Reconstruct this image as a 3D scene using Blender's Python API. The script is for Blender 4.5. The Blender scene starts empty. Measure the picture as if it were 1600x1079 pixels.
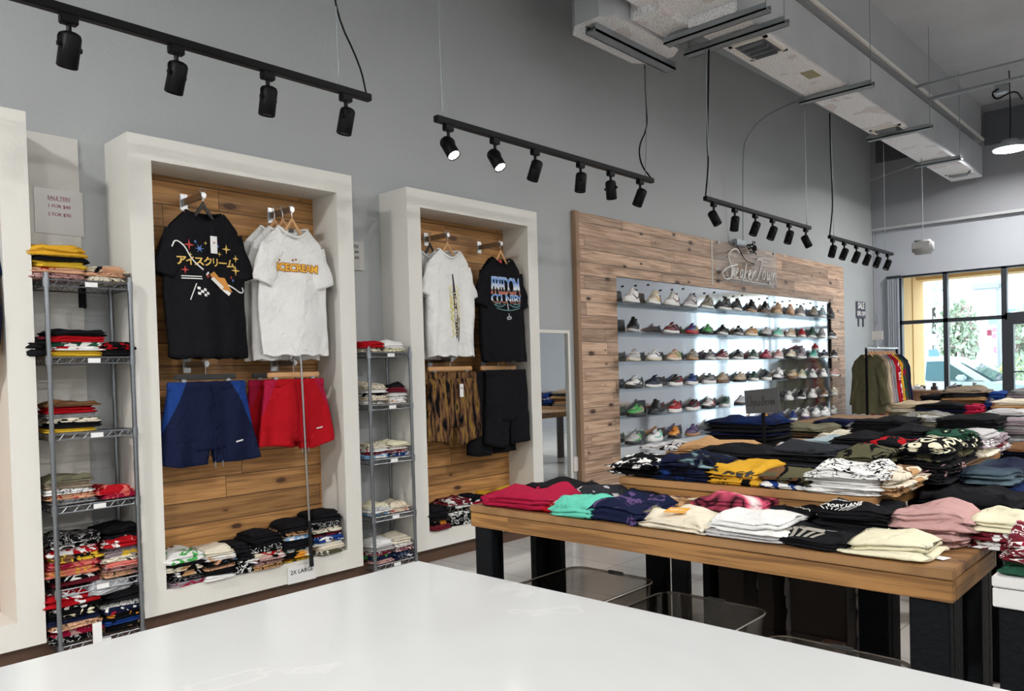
import bpy, bmesh, math, random
from mathutils import Vector, Matrix, Euler, noise
rnd = random.Random(7)
SC = bpy.context.scene
COL = SC.collection
PI = math.pi
R = math.radians

# ------------------------------------------------------------------ camera
CAMP = Vector((0, 0, 1.28))
FPX, CXP, CYP = 1232.2, 800.0, 606.0
_a, _b, _c = R(-42.8199), R(1.20792), R(-1.56004)
_ca, _sa, _cb, _sb, _cc, _sc = math.cos(_a), math.sin(_a), math.cos(_b), math.sin(_b), math.cos(_c), math.sin(_c)
MR = Matrix(((_cc, -_sc, 0), (_sc, _cc, 0), (0, 0, 1))) @ Matrix(((1, 0, 0), (0, _cb, -_sb), (0, _sb, _cb))) @ Matrix(((_ca, 0, -_sa), (0, 1, 0), (_sa, 0, _ca)))
MA = MR @ Matrix(((1, 0, 0), (0, 0, -1), (0, 1, 0)))          # world -> camera (x right, y down, z forward)
cam_data = bpy.data.cameras.new('camera')
cam = bpy.data.objects.new('camera', cam_data); COL.objects.link(cam)
cam_data.sensor_width = 36; cam_data.lens = FPX * 36 / 1600
cam_data.shift_y = (CYP - 539.5) / 1600
cam_data.clip_start = 0.05; cam_data.clip_end = 200
rot = (Matrix(((1, 0, 0), (0, -1, 0), (0, 0, -1))) @ MA).transposed()
cam.matrix_world = Matrix.Translation(CAMP) @ rot.to_4x4()
SC.camera = cam

def at(px, py, z):
    """the point of the horizontal plane z seen at a pixel of the photograph"""
    r = MA.transposed() @ Vector(((px - CXP) / FPX, (py - CYP) / FPX, 1))
    return CAMP + r * ((z - CAMP.z) / r.z)
def atx(px, py, x):
    r = MA.transposed() @ Vector(((px - CXP) / FPX, (py - CYP) / FPX, 1))
    return CAMP + r * (x / r.x)
def aty(px, py, y):
    r = MA.transposed() @ Vector(((px - CXP) / FPX, (py - CYP) / FPX, 1))
    return CAMP + r * (y / r.y)

# ------------------------------------------------------------------ world, light, exposure
SC.view_settings.view_transform = 'Standard'
SC.view_settings.look = 'None'
SC.view_settings.gamma = 1.0
SC.view_settings.exposure = 0.20
try: SC.view_settings.use_curve_mapping = False
except Exception: pass
SC.cycles.use_denoising = True
SC.cycles.max_bounces = 10
SC.cycles.diffuse_bounces = 5
SC.cycles.glossy_bounces = 6
SC.cycles.transmission_bounces = 10
SC.cycles.transparent_max_bounces = 16
SC.cycles.sample_clamp_indirect = 6
SC.cycles.caustics_reflective = False
SC.cycles.caustics_refractive = False
W = bpy.data.worlds.new('sky'); SC.world = W; W.use_nodes = True
_bg = W.node_tree.nodes['Background']
_bg.inputs[0].default_value = (0.80, 0.90, 1.0, 1); _bg.inputs[1].default_value = 4.6

def area(name, loc, size, energy, color=(1, 1, 1), rot=(0, 0, 0), shape='DISK', size_y=None):
    l = bpy.data.lights.new(name, 'AREA'); l.shape = shape; l.size = size
    if size_y: l.size_y = size_y
    l.energy = energy; l.color = color
    o = bpy.data.objects.new(name, l); COL.objects.link(o); o.location = loc; o.rotation_euler = rot
    return o
LAMPS = [(-2.15, 11.75, 3.92), (0.75, 8.6, 3.92), (0.95, 5.2, 3.92), (2.9, 0.6, 3.92), (-2.2, -1.9, 3.92), (1.2, -1.9, 3.92), (2.9, 3.4, 3.92), (2.9, 7.0, 3.92)]  # first lamp is in view; the others are added out of view as fill
LAMP_W = [75, 105, 80, 100, 165, 130, 80, 115]
# daylight entering through the storefront glass (portal of the sky)
_p = area('window_portal', (-1.5, 13.25, 1.45), 5.0, 10, rot=(R(-90), 0, 0), shape='RECTANGLE', size_y=2.5)
_p.data.cycles.is_portal = True

# ------------------------------------------------------------------ materials
MATS = {}
def nm(name):
    m = bpy.data.materials.new(name); m.use_nodes = True
    nt = m.node_tree
    return m, nt, nt.nodes['Principled BSDF'], nt.nodes, nt.links
def rgba(c): return (c[0], c[1], c[2], 1)
def mat(name, col, rough=0.5, metal=0.0, spec=0.5, bump=0.0, bscale=40, var=0.0, emis=None, estr=0, trans=0, ior=1.45, alpha=None, coat=0):
    if name in MATS: return MATS[name]
    m, nt, b, N, L = nm(name)
    b.inputs['Base Color'].default_value = rgba(col); b.inputs['Roughness'].default_value = rough
    b.inputs['Metallic'].default_value = metal; b.inputs['Specular IOR Level'].default_value = spec
    b.inputs['Coat Weight'].default_value = coat
    if trans: b.inputs['Transmission Weight'].default_value = trans; b.inputs['IOR'].default_value = ior
    if emis: b.inputs['Emission Color'].default_value = rgba(emis); b.inputs['Emission Strength'].default_value = estr
    if bump or var:
        t = N.new('ShaderNodeTexCoord'); n = N.new('ShaderNodeTexNoise'); n.inputs['Scale'].default_value = bscale
        n.inputs['Detail'].default_value = 5
        L.new(t.outputs['Object'], n.inputs['Vector'])
        if bump:
            bp = N.new('ShaderNodeBump'); bp.inputs['Strength'].default_value = bump; bp.inputs['Distance'].default_value = 0.01
            L.new(n.outputs['Fac'], bp.inputs['Height']); L.new(bp.outputs['Normal'], b.inputs['Normal'])
        if var:
            n2 = N.new('ShaderNodeTexNoise'); n2.inputs['Scale'].default_value = 1.7; n2.inputs['Detail'].default_value = 6
            L.new(t.outputs['Object'], n2.inputs['Vector'])
            mx = N.new('ShaderNodeMix'); mx.data_type = 'RGBA'
            mx.inputs['A'].default_value = rgba([v * (1 - var) for v in col]); mx.inputs['B'].default_value = rgba([min(1, v * (1 + var)) for v in col])
            L.new(n2.outputs['Fac'], mx.inputs['Factor']); L.new(mx.outputs['Result'], b.inputs['Base Color'])
    MATS[name] = m
    return m

def math_n(N, L, op, a, b=None, clamp=False):
    n = N.new('ShaderNodeMath'); n.operation = op; n.use_clamp = clamp
    for i, v in enumerate((a, b)):
        if v is None: continue
        if isinstance(v, (int, float)): n.inputs[i].default_value = v
        else: L.new(v, n.inputs[i])
    return n.outputs[0]
def mix_n(N, L, f, a, b, typ='MIX'):
    n = N.new('ShaderNodeMix'); n.data_type = 'RGBA'; n.blend_type = typ
    if isinstance(f, (int, float)): n.inputs['Factor'].default_value = f
    else: L.new(f, n.inputs['Factor'])
    for k, v in (('A', a), ('B', b)):
        if isinstance(v, tuple): n.inputs[k].default_value = rgba(v)
        else: L.new(v, n.inputs[k])
    return n.outputs['Result']
def ramp_n(N, L, f, stops, interp='LINEAR'):
    n = N.new('ShaderNodeValToRGB'); n.color_ramp.interpolation = interp
    e = n.color_ramp.elements
    while len(e) < len(stops): e.new(0.5)
    for i, (p, c) in enumerate(stops): e[i].position = p; e[i].color = rgba(c)
    L.new(f, n.inputs[0]); return n.outputs[0]

def wood(name, c1, c2, dark, along='Y', across='Z', plank=0.14, length=1.3, rough=0.55, knots=1.0, seam=0.006, gap=True):
    if name in MATS: return MATS[name]
    m, nt, b, N, L = nm(name)
    tc = N.new('ShaderNodeTexCoord'); sp = N.new('ShaderNodeSeparateXYZ'); L.new(tc.outputs['Object'], sp.inputs[0])
    u, v = sp.outputs[along], sp.outputs[across]
    vv = math_n(N, L, 'DIVIDE', v, plank); idx = math_n(N, L, 'FLOOR', vv); fr = math_n(N, L, 'FRACT', vv)
    wn = N.new('ShaderNodeTexWhiteNoise'); wn.noise_dimensions = '1D'; L.new(idx, wn.inputs['W'])
    uo = math_n(N, L, 'ADD', math_n(N, L, 'DIVIDE', u, length), math_n(N, L, 'MULTIPLY', wn.outputs['Value'], 7.3))
    ui, uf = math_n(N, L, 'FLOOR', uo), math_n(N, L, 'FRACT', uo)
    wn2 = N.new('ShaderNodeTexWhiteNoise'); wn2.noise_dimensions = '2D'
    cb = N.new('ShaderNodeCombineXYZ'); L.new(idx, cb.inputs[0]); L.new(ui, cb.inputs[1]); L.new(cb.outputs[0], wn2.inputs['Vector'])
    g = N.new('ShaderNodeCombineXYZ')
    L.new(math_n(N, L, 'MULTIPLY', u, 1.6), g.inputs[0])
    L.new(math_n(N, L, 'MULTIPLY', v, 26), g.inputs[1])
    L.new(math_n(N, L, 'MULTIPLY', wn2.outputs['Value'], 31), g.inputs[2])
    gn = N.new('ShaderNodeTexNoise'); gn.inputs['Scale'].default_value = 1.6; gn.inputs['Detail'].default_value = 7; gn.inputs['Distortion'].default_value = 0.6
    L.new(g.outputs[0], gn.inputs['Vector'])
    g2 = N.new('ShaderNodeCombineXYZ'); L.new(math_n(N, L, 'MULTIPLY', u, 2.2), g2.inputs[0]); L.new(math_n(N, L, 'MULTIPLY', v, 150), g2.inputs[1]); L.new(math_n(N, L, 'MULTIPLY', wn2.outputs['Value'], 9), g2.inputs[2])
    fn = N.new('ShaderNodeTexNoise'); fn.inputs['Scale'].default_value = 1.5; fn.inputs['Detail'].default_value = 3; L.new(g2.outputs[0], fn.inputs['Vector'])
    gf = math_n(N, L, 'ADD', math_n(N, L, 'MULTIPLY', gn.outputs['Fac'], .62), math_n(N, L, 'MULTIPLY', fn.outputs['Fac'], .38))
    c = ramp_n(N, L, gf, [(0.34, tuple(x * .8 for x in c2)), (0.45, c2), (0.53, c1), (0.66, tuple(min(1, x * 1.2) for x in c1))])
    shade = math_n(N, L, 'ADD', math_n(N, L, 'MULTIPLY', wn2.outputs['Value'], 0.5), 0.72)
    hs = N.new('ShaderNodeHueSaturation'); L.new(c, hs.inputs['Color']); L.new(shade, hs.inputs['Value']); c = hs.outputs[0]
    # knots
    k = N.new('ShaderNodeCombineXYZ')
    L.new(math_n(N, L, 'MULTIPLY', u, 3.4), k.inputs[0]); L.new(math_n(N, L, 'MULTIPLY', v, 7.5), k.inputs[1])
    vo = N.new('ShaderNodeTexVoronoi'); vo.voronoi_dimensions = '2D'; vo.inputs['Scale'].default_value = 1.0; L.new(k.outputs[0], vo.inputs['Vector'])
    sk = N.new('ShaderNodeSeparateColor'); L.new(vo.outputs['Color'], sk.inputs[0])
    rad = math_n(N, L, 'MULTIPLY', math_n(N, L, 'SUBTRACT', sk.outputs[0], 0.42, True), 0.26 * knots)
    kd = N.new('ShaderNodeTexNoise'); kd.inputs['Scale'].default_value = 40; L.new(tc.outputs['Object'], kd.inputs['Vector'])
    dd = math_n(N, L, 'ADD', vo.outputs['Distance'], math_n(N, L, 'MULTIPLY', math_n(N, L, 'SUBTRACT', kd.outputs['Fac'], 0.5), 0.06))
    kn = math_n(N, L, 'ADD', math_n(N, L, 'MULTIPLY', math_n(N, L, 'SUBTRACT', rad, dd, True), 14, True), math_n(N, L, 'MULTIPLY', math_n(N, L, 'SUBTRACT', math_n(N, L, 'MULTIPLY', rad, 1.8), dd, True), 3.2, True), True)
    c = mix_n(N, L, kn, c, dark)
    if gap:
        s1 = math_n(N, L, 'LESS_THAN', fr, seam / plank)
        s2 = math_n(N, L, 'LESS_THAN', uf, 0.004 / length)
        s = math_n(N, L, 'MAXIMUM', s1, s2)
        c = mix_n(N, L, math_n(N, L, 'MULTIPLY', s, 0.75), c, tuple(x * 0.25 for x in dark))
        bp = N.new('ShaderNodeBump'); bp.inputs['Strength'].default_value = 0.35; bp.inputs['Distance'].default_value = 0.004
        h = math_n(N, L, 'SUBTRACT', math_n(N, L, 'MULTIPLY', gn.outputs['Fac'], 0.3), s)
        L.new(h, bp.inputs['Height']); L.new(bp.outputs['Normal'], b.inputs['Normal'])
    L.new(c, b.inputs['Base Color']); b.inputs['Roughness'].default_value = rough
    MATS[name] = m; return m

def cloth(col, pat='plain', col2=(0.8, 0.8, 0.8), col3=None, scale=1.0, rough=0.9):
    key = 'cloth_%s_%s_%s_%s_%.2f' % (pat, '%.2f_%.2f_%.2f' % tuple(col), '%.2f_%.2f_%.2f' % tuple(col2), str(col3), scale)
    if key in MATS: return MATS[key]
    m, nt, b, N, L = nm('fabric'); MATS[key] = m
    b.inputs['Roughness'].default_value = rough; b.inputs['Sheen Weight'].default_value = 0.0; b.inputs['Sheen Roughness'].default_value = 0.6
    b.inputs['Specular IOR Level'].default_value = 0.05
    tc = N.new('ShaderNodeTexCoord'); V = tc.outputs['Object']
    oi = N.new('ShaderNodeObjectInfo')
    va = N.new('ShaderNodeVectorMath'); va.operation = 'ADD'; L.new(V, va.inputs[0])
    cr = N.new('ShaderNodeCombineXYZ'); L.new(math_n(N, L, 'MULTIPLY', oi.outputs['Random'], 20), cr.inputs[0]); L.new(cr.outputs[0], va.inputs[1]); V2 = va.outputs[0]
    def noi(s, d=4, dist=0.0, vec=None):
        n = N.new('ShaderNodeTexNoise'); n.inputs['Scale'].default_value = s; n.inputs['Detail'].default_value = d; n.inputs['Distortion'].default_value = dist
        L.new(vec or V2, n.inputs['Vector']); return n.outputs['Fac']
    f = noi(9)
    c = mix_n(N, L, f, tuple(x * 0.88 for x in col), tuple(min(1, x * 1.1) for x in col))
    if pat == 'print':        # a printed graphic: patches of ink
        a = math_n(N, L, 'GREATER_THAN', noi(14 * scale, 3, 1.5), 0.56)
        c = mix_n(N, L, a, c, col2)
        if col3: c = mix_n(N, L, math_n(N, L, 'GREATER_THAN', noi(9 * scale, 2, 0.5), 0.62), c, col3)
    elif pat == 'line':       # outline drawings / script lettering all over
        n = noi(16 * scale, 2, 2.0); a = math_n(N, L, 'LESS_THAN', math_n(N, L, 'ABSOLUTE', math_n(N, L, 'SUBTRACT', n, 0.5)), 0.022)
        c = mix_n(N, L, a, c, col2)
        if col3: c = mix_n(N, L, math_n(N, L, 'GREATER_THAN', noi(8 * scale, 1), 0.63), c, col3)
    elif pat == 'tiedye':
        n = noi(5 * scale, 3, 1.2)
        c = ramp_n(N, L, n, [(0.30, col), (0.42, col2), (0.52, col3 or col), (0.62, col2), (0.72, col)])
    elif pat == 'camo':
        n = noi(8 * scale, 2, 0.8)
        c = ramp_n(N, L, n, [(0.0, col), (0.44, col2), (0.54, col3 or col), (0.62, col)], 'CONSTANT')
    elif pat == 'floral':
        v = N.new('ShaderNodeTexVoronoi'); v.inputs['Scale'].default_value = 28 * scale; L.new(V2, v.inputs['Vector'])
        a = math_n(N, L, 'LESS_THAN', math_n(N, L, 'ABSOLUTE', math_n(N, L, 'SUBTRACT', v.outputs['Distance'], 0.42)), 0.10)
        c = mix_n(N, L, a, c, col2)
        if col3: c = mix_n(N, L, math_n(N, L, 'LESS_THAN', v.outputs['Distance'], 0.2), c, col3)
    elif pat == 'denim':
        n = noi(60, 3); c = mix_n(N, L, math_n(N, L, 'MULTIPLY', n, 0.5), c, col2)
        n = noi(4 * scale, 3, .5); c = mix_n(N, L, math_n(N, L, 'MULTIPLY', math_n(N, L, 'SUBTRACT', n, 0.45, True), 2.2, True), c, col3 or col2)
    elif pat == 'panel':     # contrast side panels that narrow down the leg
        sx = N.new('ShaderNodeSeparateXYZ'); L.new(V, sx.inputs[0])
        a = math_n(N, L, 'GREATER_THAN', math_n(N, L, 'ADD', math_n(N, L, 'ABSOLUTE', sx.outputs['Y']), math_n(N, L, 'MULTIPLY', sx.outputs['Z'], .50)), .125)
        c = mix_n(N, L, a, c, col2)
    elif pat == 'streak':
        mp = N.new('ShaderNodeMapping'); mp.inputs['Scale'].default_value = (8, 8, 1.6); L.new(V2, mp.inputs['Vector'])
        n = noi(3.2 * scale, 4, 0.3, mp.outputs[0])
        c = ramp_n(N, L, n, [(0.40, col), (0.55, col3 or col), (0.64, col2), (0.70, col)])
    L.new(c, b.inputs['Base Color'])
    n = noi(13, 3, 1.2); w = noi(420, 1)
    bp = N.new('ShaderNodeBump'); bp.inputs['Strength'].default_value = 0.8; bp.inputs['Distance'].default_value = 0.018
    L.new(math_n(N, L, 'ADD', n, math_n(N, L, 'MULTIPLY', w, 0.04)), bp.inputs['Height']); L.new(bp.outputs['Normal'], b.inputs['Normal'])
    return m

M_wall = mat('wall_paint', (0.385, 0.405, 0.415), 0.55, bump=0.15, bscale=60, var=0.05)
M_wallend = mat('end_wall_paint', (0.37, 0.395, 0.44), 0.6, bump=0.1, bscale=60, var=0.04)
M_white = mat('white_paint', (0.70, 0.69, 0.65), 0.5, bump=0.12, bscale=50, var=0.03)
M_whitestrip = mat('pale_strip_paint', (0.58, 0.57, 0.54), 0.5, bump=0.1, bscale=50, var=0.04)
M_conc = mat('concrete', (0.42, 0.43, 0.45), 0.85, bump=0.6, bscale=7, var=0.22)
M_beam = mat('grey_beam_paint', (0.38, 0.39, 0.41), 0.7, bump=0.15, bscale=20, var=0.06)
M_darkgrille = mat('dark_grille', (0.07, 0.075, 0.085), 0.6, var=0.2, bump=.3, bscale=90)
M_black = mat('black_metal', (0.003, 0.003, 0.004), 0.45, spec=0.12)
M_blackm = mat('black_matt', (0.010, 0.010, 0.012), 0.8, spec=0.2)
M_leg = mat('black_stained_leg', (0.004, 0.005, 0.0065), 0.6, spec=0.12, bump=0.4, bscale=50, var=0.3)
M_legbr = mat('dark_brown_leg', (0.030, 0.021, 0.016), 0.55, bump=0.2, bscale=40)
M_chrome = mat('chrome', (0.42, 0.42, 0.43), 0.30, 1.0)
M_wire = mat('zinc_wire', (0.27, 0.285, 0.31), 0.34, 1.0)
M_galv = mat('galvanised_steel', (0.30, 0.33, 0.35), 0.42, 0.75, var=0.12, bump=.1, bscale=30)
M_mirror = mat('mirror_glass', (0.86, 0.90, 0.90), 0.02, 1.0)
M_kick = mat('brown_base_board', (0.09, 0.045, 0.025), 0.5, var=0.25, bump=.2, bscale=30)
M_paper = mat('paper', (0.80, 0.80, 0.80), 0.7)
M_ink = mat('black_ink', (0.02, 0.02, 0.02), 0.7)
M_redink = mat('maroon_ink', (0.25, 0.03, 0.06), 0.7)
M_whiteink = mat('white_ink', (0.8, 0.8, 0.78), 0.7)
M_hang = mat('light_wood_hanger', (0.55, 0.30, 0.13), 0.4, var=0.15)
M_hangb = mat('black_hanger', (0.015, 0.015, 0.015), 0.4)
M_grey_plas = mat('grey_board', (0.065, 0.07, 0.075), 0.6)
M_lampon = mat('lit_lens', (1, 1, 1), 0.3, emis=(1.0, 0.93, 0.82), estr=25)
M_lampoff = mat('lamp_lens', (0.35, 0.35, 0.36), 0.15, 0.6)
M_led = mat('led_disc', (1, 1, 1), 0.3, emis=(0.93, 0.97, 1.0), estr=14)
M_frame = mat('dark_bronze_frame', (0.02, 0.024, 0.03), 0.4)
M_wood_alc = wood('amber_pine_planks', (0.46, 0.235, 0.078), (0.32, 0.150, 0.045), (0.08, 0.030, 0.012), 'Y', 'Z', 0.125, 2.6, knots=1.0)
M_wood_pan = wood('pale_pine_planks', (0.52, 0.355, 0.25), (0.37, 0.235, 0.155), (0.06, 0.03, 0.018), 'Y', 'Z', 0.117, 1.5, knots=1.1)
M_pine_top = wood('pine_table_top', (0.31, 0.165, 0.065), (0.20, 0.10, 0.038), (0.07, 0.03, 0.015), 'X', 'Y', 0.135, 3.0, rough=0.45, knots=0.6, seam=0.004)
M_pine_ap = wood('pine_apron', (0.29, 0.145, 0.044), (0.18, 0.084, 0.024), (0.06, 0.03, 0.015), 'X', 'Z', 0.5, 8.0, rough=0.5, knots=0.5, gap=False)
M_pine_apy = wood('pine_apron_side', (0.29, 0.145, 0.044), (0.18, 0.084, 0.024), (0.06, 0.03, 0.015), 'Y', 'Z', 0.5, 8.0, rough=0.5, knots=0.5, gap=False)

def mk_floor():
    m, nt, b, N, L = nm('glossy_grey_tile')
    tc = N.new('ShaderNodeTexCoord'); br = N.new('ShaderNodeTexBrick'); L.new(tc.outputs['Object'], br.inputs['Vector'])
    br.offset = 0; br.inputs['Scale'].default_value = 1.0; br.inputs['Brick Width'].default_value = 0.6; br.inputs['Row Height'].default_value = 0.6
    br.inputs['Mortar Size'].default_value = 0.003; br.inputs['Mortar Smooth'].default_value = 0.1
    br.inputs['Color1'].default_value = (0.60, 0.59, 0.57, 1); br.inputs['Color2'].default_value = (0.55, 0.54, 0.52, 1); br.inputs['Mortar'].default_value = (0.16, 0.155, 0.15, 1)
    n = N.new('ShaderNodeTexNoise'); n.inputs['Scale'].default_value = 3; n.inputs['Detail'].default_value = 6; L.new(tc.outputs['Object'], n.inputs['Vector'])
    c = mix_n(N, L, 0.35, br.outputs['Color'], ramp_n(N, L, n.outputs['Fac'], [(0.3, (0.44, 0.43, 0.41)), (0.7, (0.68, 0.66, 0.63))]))
    L.new(c, b.inputs['Base Color']); b.inputs['Roughness'].default_value = 0.10
    return m
M_floor = mk_floor()
def mk_counter():
    m, nt, b, N, L = nm('white_quartz')
    tc = N.new('ShaderNodeTexCoord'); n = N.new('ShaderNodeTexNoise'); n.inputs['Scale'].default_value = 2.2; n.inputs['Detail'].default_value = 8; n.inputs['Distortion'].default_value = 1.5
    L.new(tc.outputs['Object'], n.inputs['Vector'])
    a = math_n(N, L, 'MULTIPLY', math_n(N, L, 'SUBTRACT', 0.012, math_n(N, L, 'ABSOLUTE', math_n(N, L, 'SUBTRACT', n.outputs['Fac'], 0.62)), True), 60, True)
    c = mix_n(N, L, a, ramp_n(N, L, n.outputs['Fac'], [(0.3, (0.475, 0.485, 0.49)), (0.7, (0.51, 0.52, 0.52))]), (0.57, 0.57, 0.57))
    L.new(c, b.inputs['Base Color']); b.inputs['Roughness'].default_value = 0.13; b.inputs['Specular IOR Level'].default_value = 0.45
    return m
M_counter = mk_counter()
def mk_foil():
    m, nt, b, N, L = nm('crinkled_foil_wrap')
    tc = N.new('ShaderNodeTexCoord')
    n = N.new('ShaderNodeTexNoise'); n.inputs['Scale'].default_value = 75; n.inputs['Detail'].default_value = 3; L.new(tc.outputs['Object'], n.inputs['Vector'])
    w = N.new('ShaderNodeTexWave'); w.inputs['Scale'].default_value = 14; w.bands_direction = 'Y'; w.inputs['Distortion'].default_value = 0.6; L.new(tc.outputs['Object'], w.inputs['Vector'])
    n2 = N.new('ShaderNodeTexNoise'); n2.inputs['Scale'].default_value = 2.5; L.new(tc.outputs['Object'], n2.inputs['Vector'])
    c = ramp_n(N, L, n.outputs['Fac'], [(0.34, (0.62, 0.60, 0.62)), (0.5, (0.90, 0.91, 0.94)), (0.64, (1.0, 1.0, 1.0))])
    c = mix_n(N, L, math_n(N, L, 'MULTIPLY', math_n(N, L, 'GREATER_THAN', n2.outputs['Fac'], 0.60), 0.35), c, (0.48, 0.36, 0.33))
    L.new(c, b.inputs['Base Color']); b.inputs['Metallic'].default_value = 0.15; b.inputs['Roughness'].default_value = 0.32
    bp = N.new('ShaderNodeBump'); bp.inputs['Strength'].default_value = 0.9; bp.inputs['Distance'].default_value = 0.012
    L.new(math_n(N, L, 'ADD', n.outputs['Fac'], math_n(N, L, 'MULTIPLY', w.outputs['Fac'], 0.25)), bp.inputs['Height']); L.new(bp.outputs['Normal'], b.inputs['Normal'])
    return m
M_foil = mk_foil()
M_duct = mat('grey_duct_wrap', (0.50, 0.515, 0.54), 0.45, 0.3, var=0.25, bump=0.5, bscale=12)
def mk_glass(name, tint, a, rough=0.03):
    m, nt, b, N, L = nm(name); N.remove(b)
    out = N['Material Output']; t = N.new('ShaderNodeBsdfTransparent'); t.inputs[0].default_value = rgba(tint)
    g = N.new('ShaderNodeBsdfGlossy'); g.inputs['Roughness'].default_value = rough
    mx = N.new('ShaderNodeMixShader'); fr = N.new('ShaderNodeLayerWeight'); fr.inputs[0].default_value = .5
    f = math_n(N, L, 'ADD', math_n(N, L, 'MULTIPLY', math_n(N, L, 'POWER', fr.outputs['Facing'], 4), .35), a + .03, True)
    L.new(f, mx.inputs[0]); L.new(t.outputs[0], mx.inputs[1]); L.new(g.outputs[0], mx.inputs[2]); L.new(mx.outputs[0], out.inputs[0])
    return m
M_glass = mk_glass('window_glass', (0.95, 0.98, 0.98), 0.0)
M_acryl = mk_glass('clear_acrylic', (0.95, 0.97, 0.98), 0.03)
M_bin = mk_glass('smoky_clear_plastic', (0.74, 0.72, 0.70), 0.05, 0.12)

# ------------------------------------------------------------------ mesh helpers
def obj(name, bm, m, parent=None, smooth=False, loc=None, rotz=None):
    me = bpy.data.meshes.new(name)
    bmesh.ops.recalc_face_normals(bm, faces=bm.faces)
    bm.to_mesh(me); bm.free()
    for mm in (m if isinstance(m, (list, tuple)) else [m]): me.materials.append(mm)
    if smooth: me.polygons.foreach_set('use_smooth', [True] * len(me.polygons))
    o = bpy.data.objects.new(name, me); COL.objects.link(o)
    if parent: o.parent = parent
    if loc is not None: o.location = loc
    if rotz is not None: o.rotation_euler = (0, 0, rotz)
    return o
def tag(o, label, cat, group=None, kind=None):
    if label: o['label'] = label
    if cat: o['category'] = cat
    if group: o['group'] = group
    if kind: o['kind'] = kind
    return o
def thing(name, label, cat, loc=(0, 0, 0), rotz=0, group=None):
    o = bpy.data.objects.new(name, None); COL.objects.link(o); o.location = loc; o.rotation_euler = (0, 0, rotz)
    o.empty_display_size = 0.1
    return tag(o, label, cat, group)
def struct(name, bm, m, label=None, smooth=False):
    o = obj(name, bm, m, smooth=smooth); o['kind'] = 'structure'
    if label: o['label'] = label
    return o
def B(): return bmesh.new()
def box(bm, a, b, bev=0.0, mi=0):
    (x0, y0, z0), (x1, y1, z1) = a, b
    x0, x1 = min(x0, x1), max(x0, x1); y0, y1 = min(y0, y1), max(y0, y1); z0, z1 = min(z0, z1), max(z0, z1)
    r = bmesh.ops.create_cube(bm, size=1.0)
    vs = r['verts']
    for v in vs:
        v.co = Vector((x0 + (v.co.x + .5) * (x1 - x0), y0 + (v.co.y + .5) * (y1 - y0), z0 + (v.co.z + .5) * (z1 - z0)))
    fs = {f for v in vs for f in v.link_faces}
    for f in fs: f.material_index = mi
    if bev > 0:
        es = list({e for v in vs for e in v.link_edges})
        r = bmesh.ops.bevel(bm, geom=es, offset=bev, segments=2, affect='EDGES')
        for f in r['faces']: f.material_index = mi
    return bm
def tube(bm, pts, r, seg=8, closed=False, mi=0):
    pts = [Vector(p) for p in pts]; n = len(pts); rings = []
    up = Vector((0.13, 0.29, 1)).normalized()
    for i, p in enumerate(pts):
        if closed: t = pts[(i + 1) % n] - pts[i - 1]
        else: t = pts[min(i + 1, n - 1)] - pts[max(i - 1, 0)]
        if t.length < 1e-9: t = Vector((0, 0, 1))
        t.normalize()
        a = t.cross(up)
        if a.length < 1e-3: a = t.cross(Vector((1, 0, 0)))
        a.normalize(); b = t.cross(a)
        rr = r[i] if isinstance(r, (list, tuple)) else r
        rings.append([bm.verts.new(p + (a * math.cos(2 * PI * k / seg) + b * math.sin(2 * PI * k / seg)) * rr) for k in range(seg)])
    for i in range(n if closed else n - 1):
        A, C = rings[i], rings[(i + 1) % n]
        for k in range(seg):
            f = bm.faces.new((A[k], A[(k + 1) % seg], C[(k + 1) % seg], C[k])); f.material_index = mi
    if not closed:
        for rg in (rings[0], rings[-1]):
            f = bm.faces.new(rg); f.material_index = mi
    return bm
def cyl(bm, c, r, h, seg=20, axis=(0, 0, 1), mi=0, r2=None):
    c = Vector(c); ax = Vector(axis).normalized()
    return tube(bm, [c, c + ax * h], [r, r if r2 is None else r2], seg, mi=mi)
def loft(bm, rings, cap=True, mi=0):
    V = [[bm.verts.new(p) for p in rg] for rg in rings]; n = len(V[0])
    for A, C in zip(V[:-1], V[1:]):
        for k in range(n):
            f = bm.faces.new((A[k], A[(k + 1) % n], C[(k + 1) % n], C[k])); f.material_index = mi
    if cap:
        for rg in (V[0], V[-1]):
            f = bm.faces.new(rg); f.material_index = mi
    return V
def prism(bm, poly, z0, z1, mi=0):
    lo = [bm.verts.new((p[0], p[1], z0)) for p in poly]; hi = [bm.verts.new((p[0], p[1], z1)) for p in poly]
    n = len(poly)
    for k in range(n): bm.faces.new((lo[k], lo[(k + 1) % n], hi[(k + 1) % n], hi[k])).material_index = mi
    bm.faces.new(lo).material_index = mi; bm.faces.new(hi).material_index = mi
def smoothpts(pts, it=2):
    pts = [Vector(p) for p in pts]
    for _ in range(it):
        q = [pts[0]]
        for a, b in zip(pts[:-1], pts[1:]): q += [a * .75 + b * .25, a * .25 + b * .75]
        q.append(pts[-1]); pts = q
    return pts
def textmesh(s, size, depth=0.0006, shear=0.0, spacing=1.0, offset=0.0, align='CENTER'):
    cu = bpy.data.curves.new('lettering', 'FONT'); cu.body = s; cu.size = size; cu.extrude = depth; cu.align_x = align; cu.align_y = 'CENTER'
    cu.shear = shear; cu.space_character = spacing; cu.offset = offset; cu.resolution_u = 3
    o = bpy.data.objects.new('lettering', cu); COL.objects.link(o)
    bpy.context.view_layer.update()
    me = bpy.data.meshes.new_from_object(o.evaluated_get(bpy.context.evaluated_depsgraph_get()))
    bpy.data.objects.remove(o); bpy.data.curves.remove(cu)
    return me
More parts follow.
